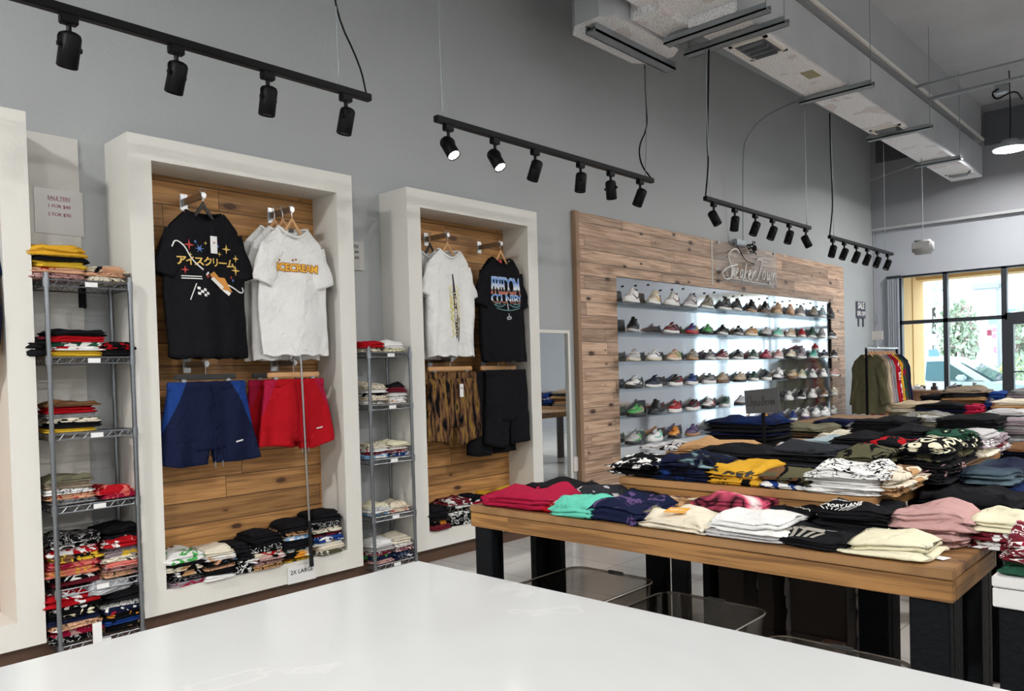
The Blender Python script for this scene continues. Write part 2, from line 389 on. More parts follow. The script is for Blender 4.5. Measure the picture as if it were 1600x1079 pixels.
def text(s, size, m, parent, loc, rot, name='lettering', **k):
    me = textmesh(s, size, **k); me.materials.clear(); me.materials.append(m)
    o = bpy.data.objects.new(name, me); COL.objects.link(o)
    o.parent = parent; o.location = loc; o.rotation_euler = rot
    return o
FACE_X = (PI / 2, 0, PI / 2)      # text upright, facing +X, reading towards +Y
FACE_Y = (PI / 2, 0, 0)           # text upright, facing -Y
def children(o): return [c for c in bpy.data.objects if c.parent is o]
def copy_tree(o, parent=None, kids=None):
    c = o.copy(); COL.objects.link(c); c.parent = parent
    for ch in (kids if kids is not None else children(o)): copy_tree(ch, c)
    return c

# ================================================================== the room shell
XW, YE, ZC = -4.29, 13.15, 4.92
b = B(); box(b, (-4.5, -2.6, -0.1), (4.2, 13.3, 0)); struct('floor', b, M_floor)
b = B(); box(b, (-4.45, -2.6, 0), (XW, 13.35, 5.0)); struct('wall_left', b, M_wall)
b = B(); box(b, (4.0, -2.6, 0), (4.15, 13.35, 5.0)); struct('wall_right', b, M_wall)
b = B(); box(b, (-4.45, -2.6, 0), (4.15, -2.45, 5.0)); struct('wall_back', b, M_wall)
b = B(); box(b, (-4.45, -2.6, ZC), (4.15, 13.35, 5.05)); struct('ceiling', b, M_conc)
b = B()
WX0, WX1, WZ0, WZ1 = -4.08, -0.95, 0.06, 2.60
box(b, (XW, YE, 0), (WX0, YE + .18, 3.34)); box(b, (WX1, YE, 0), (4.0, YE + .18, 3.34))
box(b, (WX0, YE, WZ1), (WX1, YE + .18, 3.34)); box(b, (WX0, YE, 0), (WX1, YE + .18, WZ0))
struct('wall_end', b, M_wallend)
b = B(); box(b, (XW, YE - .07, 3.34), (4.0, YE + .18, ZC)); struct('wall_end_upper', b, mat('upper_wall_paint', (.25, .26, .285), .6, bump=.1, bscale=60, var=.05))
b = B(); box(b, (XW, YE - .09, 3.33), (4.0, YE - .07, 3.37)); struct('trim_1', b, M_beam)
b = B(); box(b, (-3.30, -2.45, 4.40), (-2.74, 13.08, ZC)); struct('ceiling_beam', b, M_beam)
b = B(); box(b, (-2.70, 13.02, 4.34), (4.0, 13.08, 4.80)); struct('trim_2', b, M_darkgrille)
b = B(); box(b, (XW, -2.45, 0), (-4.06, 4.66, 0.104)); box(b, (XW, 4.66, 0), (-4.272, 5.43, 0.09)); struct('baseboard_left', b, M_kick)

# storefront window
fr = B(); T = .05
def bar(x0, x1, z0, z1, y0=YE + .02, y1=YE + .12): box(fr, (x0, y0, z0), (x1, y1, z1))
bar(-3.93, -3.885, WZ0, WZ1); bar(-3.93, WX1, WZ1 - .03, WZ1); bar(-3.305, -3.245, WZ0, WZ1)
bar(-2.545, -2.475, WZ0, WZ1); bar(-3.93, -2.5, 1.845, 1.90); bar(-2.5, -1.55, 1.83, 1.93); bar(-1.55, -1.48, WZ0, WZ1)
bar(WX1 - .05, WX1, WZ0, WZ1); bar(-1.5, WX1, 1.845, 1.90); bar(-3.93, -2.5, WZ0, WZ0 + .1); bar(-1.5, WX1, WZ0, WZ0 + .1)
wf = struct('window_1', fr, M_frame)
pn = [(-3.885, -3.305, 1.90, 2.57), (-3.245, -2.545, 1.90, 2.57), (-2.475, -1.55, 1.93, 2.57), (-1.48, -1.0, 1.9, 2.57),
      (-3.885, -3.305, .16, 1.845), (-3.245, -2.545, .16, 1.845), (-1.48, -1.0, .16, 1.845)]
for p in pn:
    b = B(); box(b, (p[0], YE + .065, p[2]), (p[1], YE + .073, p[3])); obj('pane', b, M_glass, wf)
fr = B(); bar(-2.475, -2.40, .02, 1.83); bar(-1.62, -1.55, .02, 1.83); bar(-2.40, -1.62, 1.76, 1.83); bar(-2.40, -1.62, .02, .2); bar(-2.40, -1.62, 1.07, 1.09)
dr = struct('door_1', fr, M_frame)
b = B(); box(b, (-2.40, YE + .065, .2), (-1.62, YE + .073, 1.76)); obj('pane', b, M_glass, dr)
# vertical blinds drawn to the side
t = thing('vertical_blind', 'grey vertical blind slats drawn to the left edge of the storefront window', 'blind', (-3.99, 13.1, 0))
for i in range(5):
    b = B(); box(b, (-.075 + i * .034, -.03 + .01 * (i % 2), .1), (-.075 + i * .034 + .028, .01 + .01 * (i % 2), 2.56), .004)
    obj('slat', b, mat('blind_grey', (0.30, 0.33, 0.38), .6), t)
b = B(); box(b, (-.09, -.03, 2.56), (.12, .03, 2.60)); obj('head_rail', b, M_frame, t)
# dark opening in the upper end wall, wires, small fittings
b = B(); box(b, (-4.2, 13.06, 4.385), (-3.35, 13.085, 4.85), .003); tag(obj('ventilation_grille', b, M_darkgrille), 'dark ventilation opening high on the end wall behind the duct', 'vent')
b = B(); tube(b, smoothpts([(-4.45 + .18, 13.02, 4.12), (-4.22, 12.9, 4.10), (-3.9, 12.9, 4.16), (-3.2, 12.9, 4.28)]), .008, 6)
tag(obj('conduit', b, M_beam), 'thin grey conduit running from the left wall corner behind the duct end', 'conduit')
b = B(); tube(b, [(-4.275, 13.13, .3), (-4.275, 13.13, 4.3)], .008, 6); tube(b, smoothpts([(-4.26, 13.12, 2.05), (-4.2, 13.1, 2.0), (-4.2, 13.1, 1.9), (-4.26, 13.12, 1.86)]), .007, 6)
tag(obj('wall_cable', b, M_wallend), 'thin cable running up the corner of the end wall', 'cable')
b = B(); box(b, (-4.29, 5.50 - .05, .39), (-4.275, 5.50 - .12, .52), .004); tag(obj('outlet_plate', b, M_white), 'white outlet plate low on the wall left of the plank wall', 'outlet')
b = B(); box(b, (-4.289, 1.435, 1.655), (-4.275, 1.475, 1.83), .003); tag(obj('wall_bracket', b, M_blackm), 'black bracket strip on the wall behind the taller wire rack', 'bracket')
# pale painted strips in the two gaps
for y0, y1 in ((1.20, 1.462), (2.93, 3.12)):
    b = B(); box(b, (XW, y0, .104), (-4.2895 + .012, y1, 2.50)); o = struct('trim_3', b, M_whitestrip)

def cable(name, pts, r, m, label, cat='cable', it=2):
    b = B(); tube(b, smoothpts(pts, it), r, 6); return tag(obj(name, b, m, smooth=True), label, cat)

# ---------------------------------------------------------------- outside
b = B(); box(b, (-40, 13.4, -.25), (30, 70, -.15)); o = tag(obj('pavement', b, mat('asphalt', (.42, .43, .44), .8, var=.1)), None, None, kind='structure')
M_yel = mat('yellow_stucco', (0.72, 0.48, 0.20), .8, bump=.3, bscale=40)
b = B(); box(b, (-5.2, 14.4, -.15), (-4.07, 15.0, 3.6)); box(b, (-4.07, 14.6, 2.64), (3.5, 15.0, 3.6)); box(b, (-5.2, 13.34, 3.0), (3.5, 14.6, 3.2))
box(b, (-4.3, 13.36, -.15), (-4.085, 14.4, 3.0))
box(b, (.6, 14.4, -.15), (1.4, 15.0, 2.64))
tag(obj('arcade', b, M_yel), 'yellow stucco arcade pillar and beam outside the storefront window', 'arcade')
b = B(); box(b, (-22, 40, -.2), (14, 48, 5.2)); o = tag(obj('shop_building', b, mat('pale_stucco', (.78, .78, .76), .8)), 'pale white shop building across the parking lot', 'building')
M_pink = mat('pink_sign', (.80, .22, .28), .6); M_teal = mat('teal_sign', (.25, .55, .55), .6)
def far(name, y, x0, y0, x1, y1, m, label, cat, par=None):
    a = aty(x0, y1, y); c = aty(x1, y0, y); b = B(); box(b, (a.x, y - .1, a.z), (c.x, y, c.z), .0)
    o = obj(name, b, m, par)
    if not par: b = B(); box(b, ((a.x + c.x) / 2 - .05, y - .08, -.15), ((a.x + c.x) / 2 + .05, y - .02, a.z)); obj('post', b, M_galv, o)
    return o if par else tag(o, label, cat)
bp = bpy.data.objects['shop_building']
far('sign_panel', 39.98, 1551, 511, 1562, 517, M_pink, None, None, bp); far('sign_panel', 39.98, 1551, 521, 1562, 528, M_pink, None, None, bp)
far('sign_panel', 39.98, 1543, 515, 1549, 524, M_redink, None, None, bp); far('sign_panel', 39.98, 1545, 496, 1560, 506, M_teal, None, None, bp)
far('window', 39.97, 1543, 531, 1563, 552, mat('pale_pane', (.55, .6, .6), .2), None, None, bp)
far('poster', 39.9, 1553, 541, 1562, 551, M_pink, None, None, bp)
far('roof_band', 39.9, 1571, 481, 1600, 491, mat('blue_roof', (.2, .35, .55), .7), None, None, bp)
# lamp head of a parking lot light
t = thing('street_light', 'grey parking lot light seen through the top middle window pane', 'street light', (aty(1560, 450, 30).x, 30, -.15))
zz = aty(1550, 445, 30).z; b = B(); tube(b, [(0, 0, 0), (0, 0, zz + .3)], .07, 8); obj('pole', b, M_galv, t)
b = B(); box(b, (-.75, -.15, zz), (.1, .15, zz + .22), .05); obj('lamp_head', b, M_galv, t)

def leafy(name, c, r, n, m, seed, label, cat, size=.09, stem=True):
    rr = random.Random(seed); b = B()
    for _ in range(n):
        d = Vector((rr.gauss(0, 1), rr.gauss(0, 1), rr.gauss(0, 1))).normalized() * (rr.random() ** .4)
        p = Vector((d.x * r[0], d.y * r[1], d.z * r[2]))
        q = Euler((rr.random() * 6, rr.random() * 6, rr.random() * 6)).to_matrix(); s = size * (.6 + rr.random() * .8)
        vs = [b.verts.new(p + q @ Vector(v) * s) for v in ((-1, 0, 0), (0, -.45, .1), (1, 0, 0), (0, .45, .1))]
        b.faces.new(vs).material_index = 1 if rr.random() < .22 else 0
    t = thing(name, label, cat, c); o = obj('foliage', b, m, t)
    if stem:
        b = B(); tube(b, [(0, 0, -c[2] - .14), (0, 0, 0)], .06, 8); obj('trunk', b, M_legbr, t)
    return t
M_lf = mat('leaf_green', (.42, .52, .38), .6); M_lfy = mat('leaf_yellow', (.50, .54, .18), .6); M_lfp = mat('blossom_pink', (.80, .58, .60), .6)
p = aty(1496, 525, 26); leafy('flowering_tree', (p.x, 26, p.z), (.55, .5, 1.15), 1500, [M_lf, M_lfp], 1, 'tall narrow green tree with pink blossoms behind the parked car', 'tree', .10)
p = aty(1459, 480, 30); leafy('young_tree', (p.x, 30, p.z), (.8, .7, 1.3), 160, [M_lf, M_lf], 2, 'sparse thin tree seen beyond the yellow pillar', 'tree', .10)
p = aty(1595, 530, 24); leafy('leafy_tree', (p.x + .2, 24, p.z - .1), (.55, .6, 1.0), 1500, [M_lf, M_lfp], 3, 'dense leafy tree seen through the glass door', 'tree', .10)
p = aty(1600, 572, 22); leafy('yellow_green_bush', (p.x + .6, 22, p.z - .2), (1.3, .5, .55), 2200, [M_lf, M_lfy], 4, 'low yellow green bush seen through the glass door', 'bush', .06)
far('banner', 27, 1452, 545, 1475, 557, mat('blue_banner', (.15, .3, .6), .6), 'blue banner seen behind the roof of the parked car', 'banner')
far('notice_board', 28, 1452, 521, 1473, 539, mat('mauve_board', (.5, .48, .55), .6), 'mauve notice board beside the yellow pillar outside', 'board')

def car(loc, rz, m, label, s=1.0):
    t = thing('car', label, 'car', loc, rz); t.scale = (s, s, s)
    prof = [(-2.3, .35), (-2.35, .75), (-2.2, .98), (-1.9, 1.02), (1.05, .98), (2.0, .86), (2.28, .70), (2.3, .38), (2.0, .25), (-2.1, .25)]
    def ext(prof, w, w2=None):
        b = B(); A = [b.verts.new((x, -w, z)) for x, z in prof]; C = [b.verts.new((x, w, z)) for x, z in prof]; n = len(prof)
        for k in range(n): b.faces.new((A[k], A[(k + 1) % n], C[(k + 1) % n], C[k]))
        b.faces.new(A); b.faces.new(C)
        if w2:
            for v in b.verts:
                if v.co.z > 1.1: v.co.y *= w2
        bmesh.ops.bevel(b, geom=list(b.edges), offset=.05, segments=2, affect='EDGES'); return b
    obj('body', ext(prof, .9), m, t, smooth=False)
    obj('cabin', ext([(-2.1, .95), (-1.85, 1.40), (-1.5, 1.48), (.15, 1.50), (.45, 1.42), (1.15, .95)], .86, .84), m, t)
    g = mat('car_glass', (.10, .22, .25), .05, .3)
    for x0, x1, xt0, xt1 in ((-1.85, -1.1, -1.62, -1.1), (-1.0, -.15, -1.0, -.15), (-.05, .85, -.05, .30)):
        b = B()
        for sd in (-1, 1):
            vs = [b.verts.new((x, sd * y, z)) for x, y, z in ((x0, .885, 1.02), (x1, .885, 1.02), (xt1, .765, 1.40), (xt0, .765, 1.40))]
            b.faces.new(vs)
        bmesh.ops.solidify(b, geom=list(b.faces), thickness=.02); obj('side_window', b, g, t)
    b = B(); vs = [b.verts.new(p) for p in ((1.16, -.75, 1.0), (1.16, .75, 1.0), (.52, .66, 1.41), (.52, -.66, 1.41))]; b.faces.new(vs); bmesh.ops.solidify(b, geom=list(b.faces), thickness=.03); obj('windscreen', b, g, t)
    for x in (-1.45, 1.45):
        for sd in (-1, 1):
            b = B(); cyl(b, (x, sd * .92, .33), .33, .2 * -sd, 28, (0, 1, 0)); w = obj('wheel', b, M_blackm, t)
            b = B(); cyl(b, (x, sd * .93, .33), .20, .05 * -sd, 20, (0, 1, 0)); obj('hub_cap', b, M_galv, w)
    b = B(); box(b, (.55, -1.05, 1.0), (.72, -.9, 1.12), .03); obj('wing_mirror', b, m, t)
    b = B(); box(b, (2.2, -.8, .6), (2.31, -.5, .74), .02); box(b, (2.2, .5, .6), (2.31, .8, .74), .02); obj('headlamp', b, M_lampoff, t)
    return t
car((-4.75, 18.6, -.15), 0, mat('pale_blue_car_paint', (.45, .60, .66), .25, .2), 'pale blue estate car parked outside the storefront window')
car((-3.2, 30, -.15), R(-100), mat('white_car_paint', (.7, .7, .72), .25, .1), 'white car seen end on through the glass door')

# ================================================================== ceiling services
t = thing('air_duct', 'long rectangular foil wrapped air duct hung along the left wall', 'duct', (-2.88, 5.4, 3.85))
b = B(); box(b, (-.20, 0, 0), (.20, 7.4, .42), .006); b.normal_update()
for f in b.faces: f.material_index = 1 if abs(f.normal.x) > .8 else 0
obj('duct_body', b, [M_foil, M_duct], t)
b = B(); box(b, (-.37, -1.6, .08), (.22, 0, .42), .006); b.normal_update()
for f in b.faces: f.material_index = 1 if abs(f.normal.x) > .8 else 0
obj('duct_transition', b, [M_foil, M_duct], t)
b = B(); prism(b, [(-.36, -.02), (-.20, -.02), (-.20, 1.2), (-.21, 5.0)], .055, .10); obj('edge_flashing', b, M_galv, t)
for i, y in enumerate((.05, .36, 2.22, 4.08, 5.84)):
    x0 = -.42 if i < 2 else -.25; x1 = .42 if i < 4 else .30
    b = B(); z = -.055
    box(b, (x0, y - .045, z), (x1, y + .045, z + .012)); box(b, (x0, y - .045, z), (x1, y - .036, z + .05)); box(b, (x0, y + .036, z), (x1, y + .045, z + .05))
    ch = obj('support_channel', b, M_galv, t)
    b = B(); tube(b, [(x0 + .02, y, z), (x0 + .02, y, 1.05)], .004, 6); tube(b, [(x1 - .02, y, z), (x1 - .02, y, 1.05)], .004, 6); obj('hanger_rod', b, M_galv, ch)
for y, dy in ((.75, .2), (3.95, .12), (6.95, .09)):
    f = B(); box(f, (-.15, y - dy, -.012), (.17, y - dy + .03, 0)); box(f, (-.15, y + dy - .03, -.012), (.17, y + dy, 0)); box(f, (-.15, y - dy, -.012), (-.12, y + dy, 0)); box(f, (.14, y - dy, -.012), (.17, y + dy, 0))
    v = obj('vent', f, M_white, t)
    f = B(); box(f, (-.12, y - dy + .03, -.006), (.14, y + dy - .03, -.002)); obj('vent_opening', f, M_darkgrille, v)
    f = B()
    for q in range(4):
        yy = y - dy + .06 + q * (2 * dy - .12) / 3
        box(f, (-.08, yy - .004, -.035), (.11, yy + .004, -.004))
    obj('louvre', f, M_galv, v)
b = B(); box(b, (.02, 1.55, -.004), (.13, 1.75, 0)); obj('tape_label', b, mat('ochre_tape', (.3, .28, .16), .6), t)
t = thing('duct_elbow', 'short foil wrapped duct box with chamfered corners left of the long duct', 'duct', (-3.55, 5.3, 3.85))
b = B(); pl = [(-.10, -.56), (.12, -.56), (.215, -.42), (.215, .40), (.10, .50), (-.12, .50), (-.215, .36), (-.215, -.44)]
prism(b, pl, 0, .9); bmesh.ops.recalc_face_normals(b, faces=b.faces); b.normal_update()
for f in b.faces: f.material_index = 1 if abs(f.normal.z) < .5 else 0
obj('duct_body', b, [M_foil, M_duct], t)
b = B(); box(b, (-.05, -.5, -.06), (.05, .62, -.045)); box(b, (-.05, -.5, -.06), (-.04, .62, 0)); box(b, (.04, -.5, -.06), (.05, .62, 0)); obj('support_channel', b, M_galv, t)
b = B(); box(b, (.215, -.30, .02), (.47, .30, .42), .01); obj('connecting_duct', b, M_foil, t)
# conduits under the ceiling
b = B(); box(b, (-2.72, 5.0, 4.40), (-2.69, 13.0, 4.43), .003); tag(obj('pipe', b, M_white), 'pale straight pipe running along the lower edge of the ceiling beam', 'pipe')
b = B(); tube(b, [(-2.70, 9.77, 4.37), (3.9, 9.77, 4.40)], .018, 8); tag(obj('conduit', b, M_galv), 'thin upper conduit crossing below the concrete ceiling', 'conduit')
b = B(); tube(b, [(-2.70, 10.30, 4.36), (3.9, 10.42, 4.40)], .024, 8); tag(obj('conduit', b, M_galv), 'thicker lower conduit crossing below the ceiling with a junction box', 'conduit')
t = thing('junction_box', 'small grey junction box with looped black cable under the conduit', 'junction box', (-1.97, 10.37, 4.33))
b = B(); box(b, (-.06, -.05, -.07), (.06, .05, .05), .006); obj('box', b, M_galv, t)
b = B(); tube(b, smoothpts([(-.02, -.05, -.03), (-.09, -.07, -.06), (-.04, -.08, -.16), (.08, -.06, -.10), (.13, .1, -.06), (.14, .3, -.1)]), .010, 6); obj('cable', b, M_black, t)
# pendant LED lamps; all but the first are unseen, added to light the room
def ledlamp(i, p, w):
    t = thing('ceiling_lamp', ['bright round LED lamp hanging below the ceiling near the end wall', 'unseen LED lamp added for light over the middle of the shop', 'unseen LED lamp added for light over the display tables', 'unseen LED lamp added for light near the right wall beside the counter', 'unseen LED lamp added for light in the rear left corner', 'unseen LED lamp added for light in the rear right corner', 'unseen LED lamp added for light beside the right wall', 'unseen LED lamp added for light toward the far right'][i], 'lamp', p)
    b = B(); cyl(b, (0, 0, .012), .20, .05, 32); cyl(b, (0, 0, .06), .10, .06, 24); obj('housing', b, M_galv, t)
    b = B(); cyl(b, (0, 0, 0), .185, .012, 32); obj('diffuser', b, M_led, t)
    b = B(); tube(b, [(0, 0, .12), (0.01, 0, .5), (0, .01, ZC - p[2])], .007, 6); obj('cable', b, M_black, t)
    l = area('lamp_light', (0, 0, -.02), .38, w, (1.0, 0.97, 0.93)); l.parent = t
for i, (p, w) in enumerate(zip(LAMPS, LAMP_W)): ledlamp(i, p, w)

# hanging speaker
t = thing('hanging_speaker', 'pale grey rounded speaker box hanging on a thin rod below the duct end', 'speaker', (-2.98, 11.0, 2.72))
b = B(); box(b, (-.115, -.09, -.09), (.115, .09, .09), .03); obj('case', b, mat('grey_plastic', (.36, .37, .38), .5), t, smooth=True)
b = B(); box(b, (-.10, -.096, -.02), (.10, -.088, .06), .002); obj('grille', b, mat('pale_grille', (.5, .51, .52), .6, bump=.6, bscale=300), t)
b = B(); tube(b, [(0, 0, .09), (0, 0, 1.13)], .006, 6); obj('rod', b, M_galv, t)

# ---------------------------------------------------------------- track lights
def spot(root, y, tilt, yaw, on):
    """a black cylinder head on a yoke, hung under the rail"""
    b = B(); box(b, (-.017, -.03, -.045), (.017, .03, -.012), .004); tube(b, [(0, 0, -.045), (0, 0, -.075)], .009, 8)
    h = obj('spotlight', b, M_black, root); h.location = (0, y, 0)
    m = Matrix.Rotation(yaw, 4, 'Z') @ Matrix.Translation((0, 0, -.125)) @ Matrix.Rotation(tilt, 4, 'Y')
    b = B(); loft(b, [[Vector((.036 * k * math.cos(a), .036 * k * math.sin(a), z)) for a in [2 * PI * i / 20 for i in range(20)]] for k, z in ((.55, .052), (.85, .047), (1, .036), (1, -.070), (.9, -.073), (.86, -.06))])
    for v in b.verts: v.co = m @ v.co
    c = obj('lamp_housing', b, M_black, h); [setattr(p, 'use_smooth', len(p.vertices) == 4) for p in c.data.polygons]
    b = B(); pts = [m @ Vector((0, s * .043, 0)) for s in (-1, 1)]
    tube(b, smoothpts([pts[0], Vector((pts[0].x * .6, pts[0].y, -.085)), (0, 0, -.07), Vector((pts[1].x * .6, pts[1].y, -.085)), pts[1]]), .004, 6)
    for p_ in pts: cyl(b, p_ - Vector((0, .006, 0)), .009, .012, 10, (0, 1, 0))
    obj('yoke', b, M_black, h)
    b = B(); cyl(b, (0, 0, -.066), .030, .003, 16)
    for v in b.verts: v.co = m @ v.co
    obj('lens', b, M_lampon if on else M_lampoff, h)
    if on:
        l = bpy.data.lights.new('spot_beam', 'SPOT'); l.energy = on; l.spot_size = R(62); l.spot_blend = .6; l.color = (1, .93, .82); l.shadow_soft_size = .03
        o = bpy.data.objects.new('spot_beam', l); COL.objects.link(o); o.parent = h
        o.matrix_local = m @ Matrix.Translation((0, 0, -.085))
def track(y0, y1, z, heads, label, cables):
    K = 3.1 / 3.0; y0, y1 = y0 * K, y1 * K; z = 1.28 + (z - 1.28) * K
    t = thing('track_light', label, 'track light', (-3.1, 0, z))
    b = B(); box(b, (-.018, y0, -.012), (.018, y1, .022), .003); obj('rail', b, M_black, t)
    for y, tilt, yaw, on in heads: spot(t, y * K, tilt, yaw, on)
    for pts, r in cables: 
        b = B(); tube(b, smoothpts([(x, y * K, q) for x, y, q in pts], 2), r, 6); obj('suspension_cable', b, M_black if r > .004 else M_galv, t, smooth=True)
def ys(px, x=-3.0): return [atx(p, q, x).y for p, q in px]
yy = ys([(107, 30), (275, 78), (418, 118), (540, 150)])
track(.72, 2.31, 2.575, [(yy[0], R(14), R(20), 0), (yy[1], R(16), R(25), 0), (yy[2], R(10), R(20), 0), (yy[3], R(12), R(35), 0)], 'black track light nearest the camera with four spotlights',
      [([(0, 2.14, .02), (.0, 2.13, .8), (0, 2.10, 2.3)], .003), ([(0, 2.29, .02), (0, 2.26, .15), (0, 2.13, .36), (0, 2.12, .6), (0, 2.09, 2.3)], .0045), ([(0, .9, .02), (0, .9, 2.3)], .003)])
yy = ys([(700, 190), (773, 215), (836, 236), (907, 258), (954, 270), (1000, 283)])
track(2.72, 4.73, 2.57, [(yy[0], R(36), R(178), 26), (yy[1], R(34), R(178), 26), (yy[2], R(18), R(35), 0), (yy[3], R(6), R(35), 0), (yy[4], R(5), R(270), 0), (yy[5], R(22), R(35), 0)], 'black track light between the wall displays with its first two spotlights lit',
      [([(0, 2.77, .02), (0, 2.76, 1), (0, 2.75, 2.25)], .003), ([(0, 4.64, .02), (-.20, 4.97, .4), (-.62, 5.60, 1.24)], .003), ([(0, 4.72, .02), (-.06, 4.68, .12), (-.16, 4.80, .3), (-.26, 5.08, .52), (-.42, 5.30, .8), (-.62, 5.60, 1.24)], .0060)])
yy = ys([(1115, 318), (1148, 329), (1180, 337), (1207, 344), (1233, 351), (1259, 358)])
track(5.46, 7.45, 2.555, [(yy[0], R(26), R(200), 0), (yy[1], R(8), R(45), 0), (yy[2], R(22), R(45), 0), (yy[3], R(22), R(45), 0), (yy[4], R(18), R(45), 0), (yy[5], R(24), R(200), 0)], 'black track light above the plank wall sign with six spotlights',
      [([(0, 5.56, .02), (0, 5.52, .35), (0, 5.52, 1.2)], .003), ([(0, 5.47, .02), (0, 5.53, .3), (-.01, 5.53, .45), (0, 5.55, .9), (0, 5.57, 1.2)], .007), ([(0, 7.38, .02), (0, 7.38, 1.2)], .0035)])
yy = ys([(1301, 372), (1319, 378), (1338, 384), (1355, 390), (1371, 395), (1387, 400)])
track(7.93, 9.85, 2.525, [(yy[0], R(16), R(45), 0)] + [(y, R(24), R(45), 0) for y in yy[1:]], 'black track light farthest from the camera with six spotlights',
      [([(0, 8.05, .02), (0, 8.02, 1.28)], .003), ([(0, 7.94, .02), (0, 8.03, .3), (.0, 8.03, .5), (0, 8.0, .9), (0, 8.0, 1.28)], .007), ([(0, 9.6, .02), (0, 9.6, 1.28)], .003)])

# ================================================================== garments
def nz(p, s, seed): return noise.noise(Vector(p) * s + Vector((seed * 1.7, seed * .9, seed * 2.3)))
def fold_bm(w, d, h, seed, nl=2, detail=1.0, crown=.25, messy=1.0):
    """a folded garment: nl rounded fabric layers, soft pillow top with creases; origin at the middle of its base"""
    messy *= 1.55; crown *= 1.15
    b = B(); n = int(44 * detail) // 4 * 4; rings = []
    def per(t, inset):
        a = 2 * PI * t; ca, sa = math.cos(a), math.sin(a); e = .29
        x = math.copysign(abs(ca) ** e, ca) * (w / 2 - inset); y = math.copysign(abs(sa) ** e, sa) * (d / 2 - inset)
        k = 1 + .055 * messy * nz((ca * 1.3, sa * 1.3, 0), 1.6, seed)
        return x * k, y * k
    cuts = [0]
    for li in range(nl): cuts.append(cuts[-1] + 1 + .5 * nz((li * 5.3, 1, 0), 1, seed))
    cuts = [c / cuts[-1] for c in cuts]
    lv = []; per_l = 4
    for li in range(nl):
        for q in range(per_l + (1 if li == nl - 1 else 0)):
            t = q / per_l; z = cuts[li] + (cuts[li + 1] - cuts[li]) * t
            e = min(.016, h * (cuts[li + 1] - cuts[li]) * .75); inset = e * (1 - math.sqrt(max(0, 1 - (2 * t - 1) ** 2)))
            lv.append((z, inset + (.006 if li % 2 else 0) + .008 * messy * nz((li * 3.1, 2, 0), 1, seed), .012 * messy * nz((li * 3.1, 0, 0), 1, seed), li))
    def zmul(x, y):
        rr = (abs(2 * x / w) ** 2.8 + abs(2 * y / d) ** 2.8)
        return 1 - crown * min(1.8, rr) * .55 + .16 * messy * nz((x * 7, y * 7, 0), 1, seed + 5)
    A = min(.012, .30 * h) * messy
    for z, ins, sh, li in lv:
        rg = []
        for i in range(n):
            x, y = per((i + .5) / n, ins); x += sh; y += sh * .6
            zz = h * z * (zmul(x, y) if z > 0 else 1)
            if z > 0: zz += A * nz((x * 11, y * 11, li * 4), 1, seed + 2) * min(1, z * 2)
            wob = .010 * messy * nz((x * 16, y * 16, z * 5), 1, seed + 9)
            rg.append((x + wob, y + wob * .8, max(.0005, zz) if z > 0 else 0))
        rings.append(rg)
    m = max(5, int(7 * detail))
    ka, kb = math.cos(seed * 2.1), math.sin(seed * 2.1)
    for k in range(1, m):
        s = 1 - (k / m) ** 1.2
        rg = []
        for i in range(n):
            x, y = per((i + .5) / n, 0); x *= s; y *= s
            cr = math.sin((y * ka + x * kb) * 38 + 4 * nz((x * 5, y * 5, 0), 1, seed))
            ed = min(1, (1 - s) * 3.5)
            zz = h * zmul(x, y) + A * nz((x * 11, y * 11, (nl - 1) * 4), 1, seed + 2) * (1 - ed) + messy * ed * (.0045 * max(0, cr) ** 2 + .013 * nz((x * 10, y * 10, 1), 1, seed + 3) + .005)
            rg.append((x, y, max(zz, h * .35)))
        rings.append(rg)
    loft(b, rings, cap=True)
    return b
GN = [0]
def fold(name, w, d, h, m, loc, rotz, label, cat, group=None, nl=2, detail=1.0, crown=.25, messy=1.0, collar=None, tagp=None, tilt=(0, 0)):
    GN[0] += 1; seed = GN[0] * 1.37
    bm = fold_bm(w, d, h, seed, nl, detail, crown, messy)
    ms = [m]
    if collar:
        # ribbed neckline lying on the top near the back edge
        pts = []
        for i in range(15):
            a = PI * i / 14; pts.append((w * .20 * math.cos(a), d * .44 - d * .20 * math.sin(a), h * .92 + .004))
        tube(bm, pts, .0045, 6, mi=1); ms = [m, collar]
    o = obj(name, bm, ms, smooth=True, loc=loc)
    o.rotation_euler = (tilt[0], tilt[1], rotz)
    if tagp is not None:
        q = B(); box(q, (-.02, -.034, 0), (.02, .034, .001)); k = obj('price_tag', q, M_paper if tagp == 1 else tagp, o)
        k.location = (w * .32, -d * .30, h * .98 + .006); k.rotation_euler = (.1, -.1, GN[0])
    return tag(o, label, cat, group)
def front(pl, pr, z, d, gap=0.0):
    """placement of a garment whose front base edge runs between two pixels on the plane z"""
    a, c = at(pl[0], pl[1], z), at(pr[0], pr[1], z)
    v = (c - a); v.z = 0; w = v.length; r = math.atan2(v.y, v.x); nrm = Vector((-math.sin(r), math.cos(r), 0))
    mid = (a + c) / 2 + nrm * (d / 2); mid.z = z
    return w, mid, r

